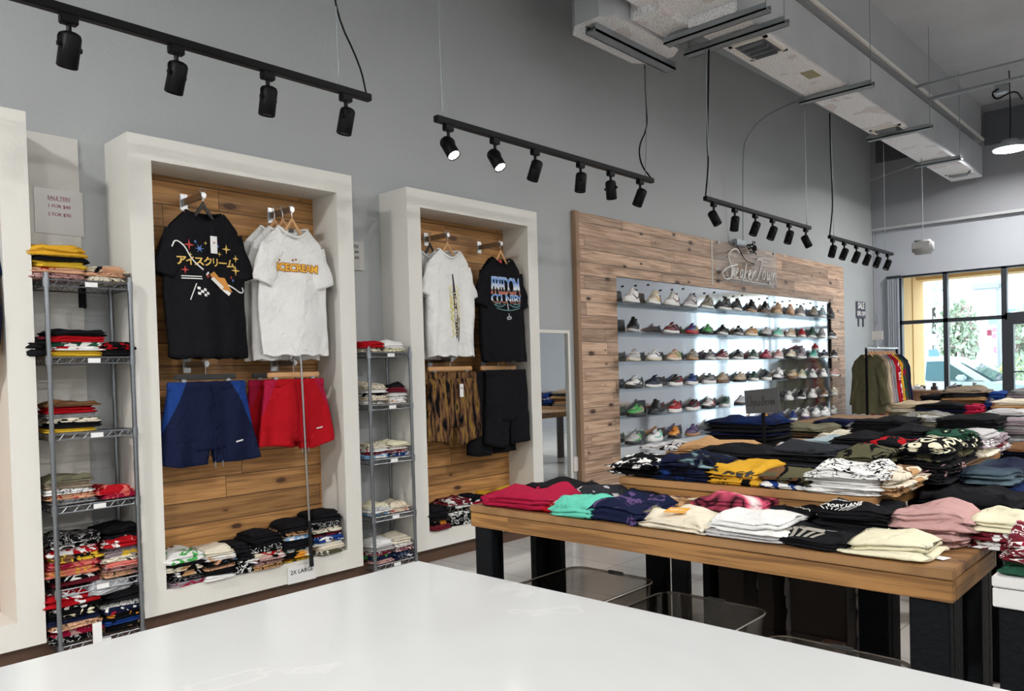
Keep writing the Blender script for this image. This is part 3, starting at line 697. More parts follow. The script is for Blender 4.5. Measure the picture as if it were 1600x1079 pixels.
C_ = dict(black=(.005, .005, .006), offblack=(.010, .010, .012), navy=(.010, .014, .042), char=(.026, .028, .034), grey=(.22, .22, .23), lgrey=(.45, .44, .45),
          white=(.78, .78, .77), cream=(.70, .64, .52), yel=(.68, .44, .04), must=(.62, .34, .03), lyel=(.74, .70, .52), red=(.38, .008, .014), crim=(.34, .012, .045),
          pink=(.50, .30, .29), hot=(.66, .09, .17), coral=(.62, .16, .13), mint=(.13, .55, .42), tan=(.46, .27, .13), brown=(.16, .08, .04), olive=(.10, .095, .055), olive2=(.16, .15, .10),
          dgreen=(.02, .07, .045), blue=(.014, .045, .20), lblue=(.22, .33, .38), mauve=(.30, .25, .28), beige=(.50, .40, .28), taupe=(.25, .20, .15), maroon=(.14, .015, .025),
          green=(.06, .36, .08), gold=(.24, .15, .03), orange=(.70, .28, .03), skyb=(.20, .38, .62), peach=(.60, .35, .22), purple=(.10, .06, .16))
C_ = {k: tuple(v) for k, v in C_.items()}
ORD = ['bottom', 'second', 'third', 'fourth', 'fifth', 'sixth', 'seventh', 'eighth', 'ninth', 'tenth', 'eleventh', 'twelfth']
def CL(spec):
    """'black' or 'black/print/white/red@1.2' -> cloth material"""
    s = spec.split('@'); sc = float(s[1]) if len(s) > 1 else 1.0
    p = s[0].split('/')
    if len(p) == 1: return cloth(C_[p[0]])
    return cloth(C_[p[0]], p[1], C_[p[2]], C_[p[3]] if len(p) > 3 else None, sc)
WORDS = dict(char='charcoal', lgrey='light grey', yel='yellow', must='mustard', lyel='pale yellow', crim='crimson', dgreen='dark green', lblue='light blue', skyb='sky blue', offblack='washed black', olive2='grey olive')
def wd(c): return WORDS.get(c, c)
def desc(spec):
    p = spec.split('@')[0].split('/')
    if len(p) == 1: return wd(p[0])
    c2 = wd(p[2])
    return {'print': '%s and %s printed', 'line': '%s and %s patterned', 'tiedye': '%s and %s tie-dyed', 'camo': '%s and %s camouflage', 'floral': '%s and %s patterned', 'denim': 'faded %s and %s', 'streak': '%s %s streaked', 'panel': '%s with %s panels'}[p[1]] % (wd(p[0]), c2)
def pile(specs, x, y, z, w, d, hs, where, cat='folded shirt', name='folded_shirt', group=None, rz=0, jit=.012, detail=.8, nl=2, messy=1.0, crown=.22, lean=0, collar_top=None, kind_word='tee', fade=0):
    """a stack of single folded garments, bottom first"""
    zz = z; n = len(specs)
    used = {}
    for i, s in enumerate(specs):
        h = hs if isinstance(hs, (int, float)) else hs[i]
        pos = 'top' if i == n - 1 and n > 1 else (ORD[i] + ' up' if i else 'bottom')
        wh = where.replace('the ', '')
        lab = '%s %s, %s, %s' % (desc(s), kind_word, pos, wh) if n > 1 else '%s %s in %s' % (desc(s), kind_word, wh)
        j = rnd.uniform
        fold(name, w * (1 + j(-.04, .03)), d * (1 + j(-.04, .03)), h, CL(s), (x + j(-jit, jit) + lean * i, y + j(-jit, jit), zz), rz + j(-.09, .09), lab, cat, group, nl, detail, crown if i == n - 1 else crown * .7, messy if i == n - 1 else messy * .8, CL(collar_top) if collar_top and i == n - 1 else None)
        zz += h * .985
    return zz

# ================================================================== wall displays
def alcove(y0, y1, label):
    t = thing('display_alcove', label, 'wall display', (-4.0, (y0 + y1) / 2, 0.104)); w = (y1 - y0) / 2; zt = 2.505 - .104; zi = 2.385 - .104; zb = .118
    b = B(); X = -.289
    box(b, (X, -w, 0), (0, -w + .113, zt)); box(b, (X, w - .113, 0), (0, w, zt)); box(b, (X, -w + .113, zi), (0, w - .113, zt)); box(b, (X, -w + .113, 0), (0, w - .113, zb))
    obj('box_frame', b, M_white, t)
    b = B(); box(b, (X + .002, -w + .113, zb), (X + .030, w - .113, zi)); obj('plank_back', b, M_wood_alc, t)
    return t
alcove(-.17, 1.155, 'white boxed wall display at the left edge of the room, mostly out of view')
alcove(1.593, 2.920, 'white boxed wall display with plank back holding the black tee and blue shorts')
alcove(3.353, 4.650, 'white boxed wall display with plank back nearest the tall mirror')

def faceout(y, z, label, yaw=0.0):
    t = thing('faceout_arm', label, 'garment arm', (-4.262, y, z), yaw)
    b = B(); box(b, (0, -.022, -.045), (.008, .022, .045), .003); obj('wall_plate', b, M_chrome, t)
    b = B(); box(b, (.008, -.012, -.017), (.235, .012, .017), .003); cyl(b, (.235, 0, 0), .014, .006, 16, (1, 0, 0)); obj('arm', b, M_chrome, t)
    return t
FA = [(1.985, 2.255, 'chrome arm holding the black tee'), (2.515, 2.25, 'chrome arm holding the row of white tees'), (3.735, 2.235, 'chrome arm holding the white tee with the yellow print'), (4.27, 2.228, 'chrome arm holding the black tee with blue lettering'),
      (1.97, 1.365, 'chrome arm above the blue shorts'), (2.50, 1.365, 'chrome arm above the red shorts'), (3.74, 1.375, 'chrome arm above the streaked brown shorts'), (4.28, 1.375, 'chrome arm above the long black shorts')]
for y, z, l in FA: faceout(y, z, l)

def hanger(x, y, z, m, label, w=.33, clip=False, group=None, rz=0):
    """x,y,z: where its hook sits on the arm; lies in a plane parallel to the wall"""
    t = thing('clothes_hanger' if not clip else 'clip_hanger', label, 'hanger', (x, y, z), rz, group)
    b = B(); pts = [(0, .018, .006), (0, .014, .020), (0, 0, .028), (0, -.014, .020), (0, -.014, .004), (0, -.002, -.012), (0, 0, -.03), (0, 0, -.062)]
    tube(b, smoothpts(pts), .0022, 6); obj('hook', b, M_chrome, t)
    b = B()
    if not clip:
        rings = []
        for i in range(-10, 11):
            u = i / 10; yy = u * w / 2; zz = -.060 - .215 * abs(u) ** .92 ; tx = .006 + .003 * abs(u); hh = .017 - .008 * abs(u)
            rings.append([(tx * math.cos(a), yy, zz + hh * math.sin(a)) for a in [2 * PI * k / 10 for k in range(10)]])
        loft(b, rings); obj('bar', b, m, t, smooth=True)
    else:
        box(b, (-.006, -w / 2, -.092), (.006, w / 2, -.062), .005); obj('bar', b, m, t)
        for s in (-1, 1):
            b = B(); box(b, (-.012, s * w * .36 - .014, -.128), (.012, s * w * .36 + .014, -.088), .004); obj('clip', b, M_chrome, t)
    return t

def tee_bm(W, L, seed, sl=.20, slw=.12, t0=.030, t1=.055, fold=.020, twist=.0, sl_ang=70, jacket=False):
    """hanging shirt; origin at the neck, hangs down -Z, faces +X, width along Y"""
    b = B(); n = 56; rings = []
    sh = .115
    nw = W * .225
    prof = []
    for k in range(30):
        v = k / 29
        prof.append(v)
    for k, v in enumerate(prof):
        z = -L * v; rg = []
        hw = W / 2 * (1 + .03 * math.sin(v * 3)) if v > .12 else W / 2 * (.80 + .20 * (v / .12) ** .7)
        if v < .02: hw = W * .44
        tt = t0 + (t1 - t0) * min(1, v * 1.6)
        for i in range(n):
            a = 2 * PI * i / n; ca, sa = math.cos(a), math.sin(a)
            yy = hw * math.copysign(abs(ca) ** .8, ca); xx = tt * math.copysign(abs(sa) ** .7, sa)
            # shoulder line falls away from the neck
            u = min(1, max(0, (abs(yy) - nw) / (W / 2 - nw)))
            zz = z - sh * u * max(0, 1 - v * 3.2)
            if v < .10 and abs(yy) < nw: zz -= (.055 if sa > 0 else .008) * (1 - (abs(yy) / nw) ** 2) * (1 - v * 10)
            vv = v ** .8; f = fold * vv * ((1 - abs(math.sin(yy / W * 7.5 + seed * 3 + 1.2 * v))) * 1.2 + .45 * math.sin(yy / W * 23 + seed + 2 * v)) + .022 * v * math.sin(yy / W * 6.5 + seed * 2)
            f += .012 * nz((yy * 5, z * 3.2, 0), 1.5, seed) + .006 * nz((yy * 11, z * 9, 4), 1.5, seed)
            xx += f * (1 if sa > 0 else .5)
            zz += (.006 * math.sin(yy * 40 / W * .6 + seed) if v > .95 else 0)
            yy += .012 * v * math.sin(v * 7 + seed)
            rg.append((xx, yy, zz))
        rings.append(rg)
    V = loft(b, rings, cap=False)
    # closed lower hem turned in
    inner = [[(x * .80, y * .985, z + .002) for x, y, z in rings[-1]], [(x * .78, y * .98, z + .05) for x, y, z in rings[-1]]]
    loft(b, [rings[-1]] + inner, cap=False)
    b.faces.new([b.verts.new((x * .78, y * .98, z + .05)) for x, y, z in rings[-1]])
    # sleeves
    for s in (-1, 1):
        rr = []; m = 24
        p0 = Vector((0, s * (W / 2 - .085), -sh * .80 - .035)); an = R(sl_ang)
        dr = Vector((0, s * math.cos(an), -math.sin(an)))
        for k in range(13):
            t = k / 12; c = p0 + dr * sl * t
            if jacket and t > .45: c.y -= s * .12 * (t - .45) * sl; 
            wv = slw * (1 - .10 * t); th = .026 + .010 * t
            nrm = Vector((0, s * math.sin(an), math.cos(an)))
            rr.append([c + nrm * wv * .5 * math.cos(a) + Vector((1, 0, 0)) * (th * math.sin(a) + .007 * math.sin(t * 9 + a * 3 + seed)) for a in [2 * PI * i / m for i in range(m)]])
        c = sum(rr[-1], Vector()) / m
        rr.append([c + (p - c) * .9 - dr * .002 for p in rr[-1]]); rr.append([c + (p - c) * .85 - dr * .04 for p in rr[-2]])
        loft(b, rr, cap=False); b.faces.new([b.verts.new(p) for p in rr[-1]])
    return b, rings
def neck_ring(W, m, parent, rib=.007):
    b = B(); nw = W * .225; pts = []
    for i in range(40):
        a = 2 * PI * i / 40; y = nw * .98 * math.cos(a); x = .026 * math.sin(a)
        z = -(.057 if x > 0 else .008) * (1 - (abs(y) / nw) ** 2)
        pts.append((x + (.008 if x > 0 else 0), y, z + .001))
    tube(b, pts, rib, 6, closed=True); return obj('collar', b, m, parent, smooth=True)
def tee(name, x, y, z, W, L, m, label, seed, collar=None, cat='shirt', group=None, rz=0, hem=None, **k):
    t = thing(name, label, cat, (x, y, z), rz, group)
    b, rings = tee_bm(W, L, seed, **k)
    obj('body', b, m, t, smooth=True)
    neck_ring(W, collar or m, t)
    if hem:
        b = B(); o2 = .004
        loft(b, [[(xx * 1.06, yy * 1.01, zz + .03) for xx, yy, zz in rings[-1]], [(xx * 1.06, yy * 1.01, zz - .005) for xx, yy, zz in rings[-1]], [(xx * .8, yy * .97, zz - .006) for xx, yy, zz in rings[-1]]], cap=False)
        obj('hem_band', b, hem, t, smooth=True)
    return t, rings
def on_cloth(o, body, off=.003):
    """press a flat print onto the front of the shirt body so that it follows the folds"""
    inv = body.matrix_local.inverted() @ o.matrix_local if False else None
    dg = bpy.context.evaluated_depsgraph_get()
    from mathutils.bvhtree import BVHTree
    me = body.data; bv = BVHTree.FromPolygons([v.co for v in me.vertices], [p.vertices[:] for p in me.polygons])
    M = Matrix.LocRotScale(o.location, o.rotation_euler, o.scale); MI = M.inverted()
    for v in o.data.vertices:
        p = M @ v.co; h = bv.ray_cast(Vector((.6, p.y, p.z)), Vector((-1, 0, 0)))
        if h[0] is not None: v.co = MI @ Vector((h[0].x + off + (p.x - o.location.x), p.y, p.z))
def plate(bm, pts, x=0, th=.0006):
    """flat printed patch in the YZ plane"""
    a = [bm.verts.new((x + th, y, z)) for y, z in pts]; c = [bm.verts.new((x - th, y, z)) for y, z in pts]; n = len(pts)
    bm.faces.new(a); bm.faces.new(c)
    for k in range(n): bm.faces.new((a[k], a[(k + 1) % n], c[(k + 1) % n], c[k]))
def star(bm, cy, cz, r, k=4, r2=.25):
    plate(bm, [(cy + math.cos(PI * i / k) * r * (1 if i % 2 == 0 else r2), cz + math.sin(PI * i / k) * r * (1 if i % 2 == 0 else r2)) for i in range(2 * k)])
def stroke(bm, pts, r, it=2):
    """flat brush line in the YZ plane"""
    p = smoothpts([(0, a, c) for a, c in pts], it)
    for q in range(len(p) - 1):
        d = (p[q + 1] - p[q]); L = d.length
        if L < 1e-6: continue
        nn = Vector((0, -d.z, d.y)) / L * r; e = d / L * r * .4
        plate(bm, [((p[q] - nn - e).y, (p[q] - nn - e).z), ((p[q + 1] - nn + e).y, (p[q + 1] - nn + e).z), ((p[q + 1] + nn + e).y, (p[q + 1] + nn + e).z), ((p[q] + nn - e).y, (p[q] + nn - e).z)])
def pr(bm, m, t, body, name='print', off=.003):
    o = obj(name, bm, m, t); on_cloth(o, body, off); return o

# --- black tee with the gold lettering
hanger(-4.035, 1.985, 2.270, M_hangb, 'black hanger holding the black tee')
t, _r = tee('hanging_tee', -4.035, 1.985, 2.165, .43, .765, CL('offblack'), 'black tee with gold Japanese lettering and stars hanging in the nearest full display', 1.0, hem=CL('black'), sl=.24, slw=.17)
bd = _b0 = [c for c in children(t) if c.name.startswith('body')][0]
GOLD = mat('gold_ink', (.75, .50, .12), .6); ORI = mat('orange_ink', (.62, .26, .04), .6); BRI = mat('brown_ink', (.30, .10, .02), .6); BLI = mat('blue_ink', (.12, .22, .55), .6); RDI = mat('red_ink', (.5, .04, .04), .6); TLI = mat('teal_ink', (.08, .20, .22), .6)
o = text('アイスクリーム', .052, GOLD, t, (.1, -.012, -.270), FACE_X, offset=.0012, spacing=.72); o.rotation_euler = (PI / 2, 0, PI / 2); on_cloth(o, bd)
b = B(); [star(b, y, z, r) for y, z, r in ((.10, -.19, .026), (.155, -.235, .02), (.06, -.22, .014), (.15, -.30, .028), (-.10, -.235, .012), (-.02, -.17, .010))]; pr(b, GOLD, t, bd)
b = B(); [star(b, y, z, r) for y, z, r in ((-.105, -.185, .03), (-.13, -.315, .022), (-.02, -.345, .012), (.12, -.34, .01))]; pr(b, RDI, t, bd)
b = B(); [star(b, y, z, r, 6) for y, z, r in ((-.05, -.20, .024), (-.07, -.165, .01), (.05, -.18, .012), (.13, -.355, .010), (.04, -.36, .009))]; pr(b, BLI, t, bd)
b = B(); stroke(b, [(-.19, -.20), (-.17, -.16), (-.13, -.19), (-.10, -.25), (-.04, -.31)], .003); stroke(b, [(-.02, -.33), (.10, -.43)], .010, 1); stroke(b, [(.05, -.36), (.14, -.40), (.18, -.42), (.20, -.41), (.19, -.39)], .0035)
for i in range(2): plate(b, [(-.15, -.345 - i * .012), (-.05, -.345 - i * .012), (-.05, -.350 - i * .012), (-.15, -.350 - i * .012)])
pr(b, M_whiteink, t, bd)
b = B(); plate(b, [(x_ + .03 * q, z_) for x_, z_, q in ((-.01, -.335, 0), (.02, -.315, 0), (.05, -.345, 0), (.08, -.345, 0), (.10, -.385, 0), (.12, -.42, 0), (.08, -.41, 0), (.05, -.405, 0), (.03, -.37, 0))]); pr(b, ORI, t, bd, off=.0036)
b = B()     # checkered flag and pole
for i in range(4):
    for j in range(3):
        if (i + j) % 2 == 0:
            y0, z0 = -.075 + i * .014, -.40 - j * .014 - i * .004; plate(b, [(y0, z0), (y0 + .013, z0 - .004), (y0 + .011, z0 - .017), (y0 - .002, z0 - .013)])
stroke(b, [(-.078, -.385), (-.115, -.47)], .0022, 0)
pr(b, M_whiteink, t, bd)
b = B(); box(b, (-.001, -.018, -.06), (.001, .018, .03)); k = obj('price_tag', b, M_paper, t); k.location = (.085, .010, -.165)
o = text('29', .016, M_redink, k, (.002, 0, -.005), FACE_X)
b = B(); box(b, (-.001, -.012, -.007), (.0012, .012, .007)); k = obj('sleeve_label', b, M_whiteink, t); k.location = (.045, .262, -.325)

# --- white tees, one behind the other
WG = 'white tees on one chrome arm'
for i, (dx, dy, lab) in enumerate(((-.045 * 3, -.03, 'plain white tee at the back of the white row, its shoulder showing on the left'), (-.045 * 1.6, -.015, 'white tee second from the front of the white row'), (0, 0, 'white tee with orange lettering at the front of the white row'))):
    hanger(-4.03 + dx, 2.515 + dy, 2.262 - .004 * i, M_hang, ['light wood hanger at the back of the white tee row', 'light wood hanger in the middle of the white tee row', 'light wood hanger of the front white tee'][i])
    t, _r = tee('hanging_tee', -4.03 + dx, 2.515 + dy, 2.155 - .006 * i + (.0 if i else .004), .43, [.775, .765, .735][i], CL('white'), lab, 3.1 + i * 1.9, group=WG, sl=.22, slw=.16, t0=.014, t1=.020 if i < 2 else .03, fold=.006)
    if i == 2:
        bd = [c for c in children(t) if c.name.startswith('body')][0]
        for s_, mm, of, dx_ in (('ICECREAM', BRI, .0050, 0), ('ICECREAM', mat('amber_ink', (.85, .45, .03), .6), .0010, .0016)):
            o = text(s_, .060, mm, t, (.1, .01, -.235), FACE_X, offset=of, spacing=.92); on_cloth(o, bd, .003 + dx_)
        b = B(); [star(b, y, z, .008, 5, .6) for y, z in ((-.105, -.195), (-.02, -.190), (.0, -.185))]; pr(b, BRI, t, bd)
        b = B(); box(b, (0, -.016, -.01), (.002, .016, .012)); k = obj('neck_label', b, mat('dark_label', (.08, .07, .07), .7), t); k.location = (-.012, 0, -.014)
# --- white tee with yellow / black print and the tee behind it
t, _r = tee('hanging_tee', -4.13, 3.66, 2.120, .40, .74, CL('white'), 'white tee hanging behind the white tee with the yellow print', 8.0, sl=.20, slw=.15, t0=.014, t1=.022, fold=.006)
hanger(-4.13, 3.66, 2.235, M_hangb, 'black hanger behind the light one in the far display')
hanger(-4.035, 3.735, 2.240, M_hang, 'light wood hanger holding the white tee with the yellow print')
t, _r = tee('hanging_tee', -4.035, 3.74, 2.132, .42, .735, CL('white'), 'white tee with tall black and yellow scribbled print in the far display', 5.0, sl=.22, slw=.16)
bd = [c for c in children(t) if c.name.startswith('body')][0]
b = B(); q = random.Random(3)
for s in (-1, 1): stroke(b, [(s * (.015 + .028 * (i % 2) + .006 * q.random()), -.25 - i * .021) for i in range(18)], .0022, 0)
stroke(b, [(-.05 + .025 * (i % 2), -.33 - i * .018) for i in range(10)], .002, 0)
pr(b, mat('yellow_ink', (.72, .62, .10), .6), t, bd)
b = B(); plate(b, [(-.004, -.17), (.004, -.17), (.013, -.32), (.016, -.46), (.012, -.60), (-.008, -.62), (-.014, -.46), (-.010, -.32)]); stroke(b, [(.03, -.47), (.045, -.55), (.045, -.62), (.03, -.635), (.026, -.60), (.030, -.54)], .0035); pr(b, M_ink, t, bd)
b = B()
for i in range(14): plate(b, [(-.010, -.30 - i * .022), (.009 - .006 * (i % 3), -.295 - i * .022), (.010, -.303 - i * .022), (-.006, -.308 - i * .022)])
pr(b, mat('sand_ink', (.55, .42, .25), .6), t, bd, off=.0042)
# --- black tee with chrome lettering
hanger(-4.035, 4.27, 2.233, M_hang, 'light wood hanger holding the black tee with blue lettering')
t, _r = tee('hanging_tee', -4.035, 4.27, 2.120, .45, .765, CL('black'), 'black tee with blue and orange city lettering hanging beside the mirror', 6.6, sl=.25, slw=.17)
bd = [c for c in children(t) if c.name.startswith('body')][0]
def mk_cityink():
    m, nt, bb, N, L = nm('city_lettering_ink'); tc = N.new('ShaderNodeTexCoord'); sp = N.new('ShaderNodeSeparateXYZ'); L.new(tc.outputs['Object'], sp.inputs[0])
    f = math_n(N, L, 'MULTIPLY', math_n(N, L, 'ADD', sp.outputs['Y'], .06), 8.3)
    L.new(ramp_n(N, L, f, [(0.0, (.75, .40, .30)), (.22, (.55, .16, .08)), (.36, (.05, .04, .05)), (.42, (.75, .78, .82)), (.7, (.10, .25, .60)), (1.0, (.5, .6, .75))]), bb.inputs['Base Color']); bb.inputs['Roughness'].default_value = .6; return m
CI = mk_cityink()
o = text('FREEDOM', .115, CI, t, (.1, 0, -.215), FACE_X, spacing=.60, offset=.002); o.scale = (.80, 1.55, 1); on_cloth(o, bd)
o = text('COUNTRY', .10, CI, t, (.1, 0, -.308), FACE_X, spacing=.62, offset=.002); o.scale = (.80, .9, 1); on_cloth(o, bd)
b = B(); [stroke(b, [(s * .02, -.345), (s * .06, -.365), (s * .10, -.36), (s * .13, -.35), (s * .10, -.34), (s * .06, -.345)], .004) for s in (-1, 1)]; stroke(b, [(-.11, -.375), (0, -.395), (.11, -.372)], .0035); pr(b, TLI, t, bd)
b = B(); stroke(b, [(0, -.34), (0, -.44)], .004, 0); stroke(b, [(-.02, -.445), (.0, -.435), (.025, -.44), (.02, -.452), (-.018, -.455)], .004); pr(b, mat('silver_ink', (.45, .48, .5), .5), t, bd)
b = B(); box(b, (0, -.020, -.012), (.002, .020, .012)); k = obj('neck_label', b, RDI, t); k.location = (-.012, 0, -.020)
# --- sliver of a navy tee in the leftmost display
t, _r = tee('hanging_tee', -4.05, .80, 2.09, .44, .70, CL('navy'), 'navy tee with white lettering cut off by the left edge of the photo', 9.0, sl=.22, slw=.16)
bd = [c for c in children(t) if c.name.startswith('body')][0]
b = B(); [stroke(b, [(.13, -.47 - i * .05), (.19, -.45 - i * .05), (.21, -.48 - i * .05), (.17, -.50 - i * .05)], .006) for i in range(3)]; pr(b, M_whiteink, t, bd)
hanger(-4.05, .80, 2.20, M_hangb, 'black hanger in the leftmost display')

# --- shorts
def shorts(x, y, z, W0, W1, L, m, label, seed, m2=None, inseam=.45, band=None, cord=None, logo=False, group=None, tagp=False, rz=0, t=.035):
    o = thing('hanging_shorts', label, 'shorts', (x, y, z), rz, group)
    b = B(); n = 40; vc = 1 - inseam
    def ring(v, cy, hw, tt, part):
        rg = []
        for i in range(n):
            a = 2 * PI * i / n; ca, sa = math.cos(a), math.sin(a)
            yy = cy + hw * math.copysign(abs(ca) ** .8, ca); xx = tt * math.copysign(abs(sa) ** .7, sa)
            xx += (.003 + .012 * v) * math.sin(yy * 40 + seed + v * 2) + .016 * v * (1 - abs(math.sin(yy * 13 + seed + v))) + .006 * nz((yy * 8, v * 4, 0), 1.5, seed)
            zz = -L * v - (.035 * v * (abs(yy) < 9) * (1 - abs(yy) / (W1 / 2)) if v > .5 else 0) + .012 * v * math.sin(yy * 15 + seed)
            rg.append((xx, yy, zz))
        return rg
    K = 14
    rings = [ring(v, 0, (W0 + (W1 - W0) * v) / 2, t * (.5 + .5 * min(1, v * 4)), 0) for v in [vc * k / K * 1.06 for k in range(K + 1)]]
    loft(b, rings, cap=True)
    for s in (-1, 1):
        rr = []
        for k in range(9):
            v = vc * .92 + (1 - vc * .92) * k / 8; half = (W0 + (W1 - W0) * v) / 2; g = .002 + .020 * max(0, v - vc) / inseam
            rr.append(ring(v, s * (half + g) / 2, (half - g) / 2, t, 1))
        loft(b, rr, cap=True)
    if m2:
        b.faces.ensure_lookup_table()
        for f in b.faces:
            c = f.calc_center_median(); v = -c.z / L; hw = (W0 + (W1 - W0) * v) / 2
            if abs(c.y) > hw * (.62 + .45 * abs(v - .1)): f.material_index = 1
    bd = obj('body', b, [m, m2] if m2 else m, o, smooth=True)
    b = B()
    rg = lambda z, g: [(t * .55 * g * math.copysign(abs(math.sin(a)) ** .7, math.sin(a)) * 1.1, W0 / 2 * g * math.copysign(abs(math.cos(a)) ** .8, math.cos(a)), z + .003 * math.sin(a * 22)) for a in [2 * PI * i / 60 for i in range(60)]]
    loft(b, [rg(.008, .97), rg(.006, 1.02), rg(-.014, 1.04), rg(-.034, 1.03), rg(-.036, .97)]); obj('waistband', b, band or m, o, smooth=True)
    if cord:
        for s in (-1, 1):
            b = B(); tube(b, smoothpts([(.03, s * .008, -.01), (.05, s * .014, -.05), (.052, s * .012 + .02, -L * .5), (.06, s * .02 + .02, -L * cord)]), .0028, 6); obj('drawcord', b, m, o)
            b = B(); tube(b, [(.06, s * .02 + .02, -L * cord), (.062, s * .022 + .02, -L * cord - .03)], .0035, 6); obj('cord_tip', b, M_chrome, o)
    if logo:
        b = B(); plate(b, [(W1 * .22, -L * .80), (W1 * .22 + .05, -L * .785), (W1 * .22 + .05, -L * .765), (W1 * .22, -L * .78)]); pr(b, M_whiteink, o, bd, 'logo_patch')
    if tagp:
        b = B(); box(b, (-.001, -.017, -.055), (.001, .017, .035)); k = obj('price_tag', b, M_paper, o); k.location = (.055, .03, -.11)
        text('38', .016, M_ink, k, (.002, 0, .005), FACE_X)
    return o
hanger(-4.04, 1.97, 1.372, M_hangb, 'black clip hanger above the blue shorts', .34, True)
shorts(-4.035, 1.975, 1.262, .42, .56, .405, CL('navy/panel/blue'), 'navy and blue satin shorts with long drawcord in the nearest full display', 1.3, None, cord=1.02, logo=True, inseam=.22)
for k, (dx, lab, hl) in enumerate(((-.10, 'red shorts at the back of the red pair', 'dark clip hanger at the back above the red shorts'), (0, 'red shorts with white logo patch at the front of the red pair', 'light wood clip hanger above the red shorts'))):
    hanger(-4.04 + dx, 2.50 - .04 * (1 - k), 1.372, M_hang if k else M_hangb, hl, .34, True)
    shorts(-4.035 + dx, 2.50 - .04 * (1 - k), 1.262, .38, .50, .36, CL('red/panel/crim'), lab, 2.3 + k, None, cord=1.08 if k else None, logo=bool(k), inseam=.16)
hanger(-4.04, 3.735, 1.388, M_hang, 'light wood clip hanger above the streaked shorts', .42, True)
shorts(-4.035, 3.75, 1.278, .44, .54, .46, CL('black/streak/gold/brown@1.3'), 'dark brown and gold streaked shorts with a white price tag in the far display', 4.4, tagp=True, inseam=.30)
hanger(-4.07, 4.25, 1.388, M_hang, 'light wood clip hanger above the long black shorts', .38, True)
shorts(-4.075, 4.16, 1.275, .42, .50, .58, CL('black'), 'long black shorts at the back in the far display', 7.4, inseam=.38, t=.025)
shorts(-4.03, 4.29, 1.285, .42, .50, .53, CL('offblack'), 'long black shorts at the front in the far display beside the mirror', 6.4, inseam=.38)

# --- reach pole and size sign
a, c = atx(470, 560, -4.0 + .02), atx(487, 884, -3.965)
t = thing('reach_pole', 'silver hooked reach pole with black grip leaning in front of the red shorts', 'pole', c)
v = a - c
b = B(); tube(b, [v * .20, v * .5, v], .006, 8); obj('shaft', b, M_chrome, t)
b = B(); tube(b, [Vector((0, 0, 0)), v * .13, v * .22], [.013, .011, .009], 10); obj('grip', b, M_blackm, t)
b = B(); tube(b, smoothpts([v, v + Vector((.0, -.01, .02)), v + Vector((-.02, -.04, .02)), v + Vector((-.02, -.06, 0))]), .004, 6); obj('hook', b, M_chrome, t)
def paper(name, y0, y1, z0, z1, x, lines, label, m=None, sz=.028, ink=None, title=None):
    t = thing(name, label, 'sign', (x, (y0 + y1) / 2, (z0 + z1) / 2))
    b = B(); box(b, (0, -(y1 - y0) / 2, -(z1 - z0) / 2), (.003, (y1 - y0) / 2, (z1 - z0) / 2)); obj('sheet', b, m or M_paper, t)
    n = len(lines)
    for i, s in enumerate(lines):
        text(s, sz, ink or M_redink, t, (.004, 0, (z1 - z0) * .12 + ((n - 1) / 2 - i) * sz * 1.75), FACE_X)
    if title:
        b = B(); box(b, (.004, -.05, 0), (.0045, .05, .002)); k = obj('underline', b, ink or M_redink, t); k.location = (0, 0, (z1 - z0) * .12 + ((n - 1) / 2) * sz * 1.75 - sz * .55)
    return t
M_film = mat('film_sleeve', (.50, .49, .48), .25)
paper('sale_notice', 1.255, 1.475, 2.015, 2.235, -4.276, ['SALE TEES', '1 FOR $40', '2 FOR $70'], 'sheet reading SALE TEES taped on the wall above the taller wire rack', M_film, .023, M_redink, True)
paper('sale_notice', 3.02, 3.20, 1.975, 2.165, -4.276, ['SALE TEES', '1 FOR $40', '2 FOR $70'], 'small sheet of sale prices on the wall above the shorter wire rack', M_film, .022, M_ink, True)
c0, c1 = atx(449, 890, -3.998), atx(493, 890, -3.998)
paper('size_card', c0.y, c1.y, .10, .20, -3.998, ['2X LARGE'], 'clear card reading 2X LARGE on the lower ledge beside the reach pole', mat('clear_card', (.72, .72, .72), .2), .034, M_ink)

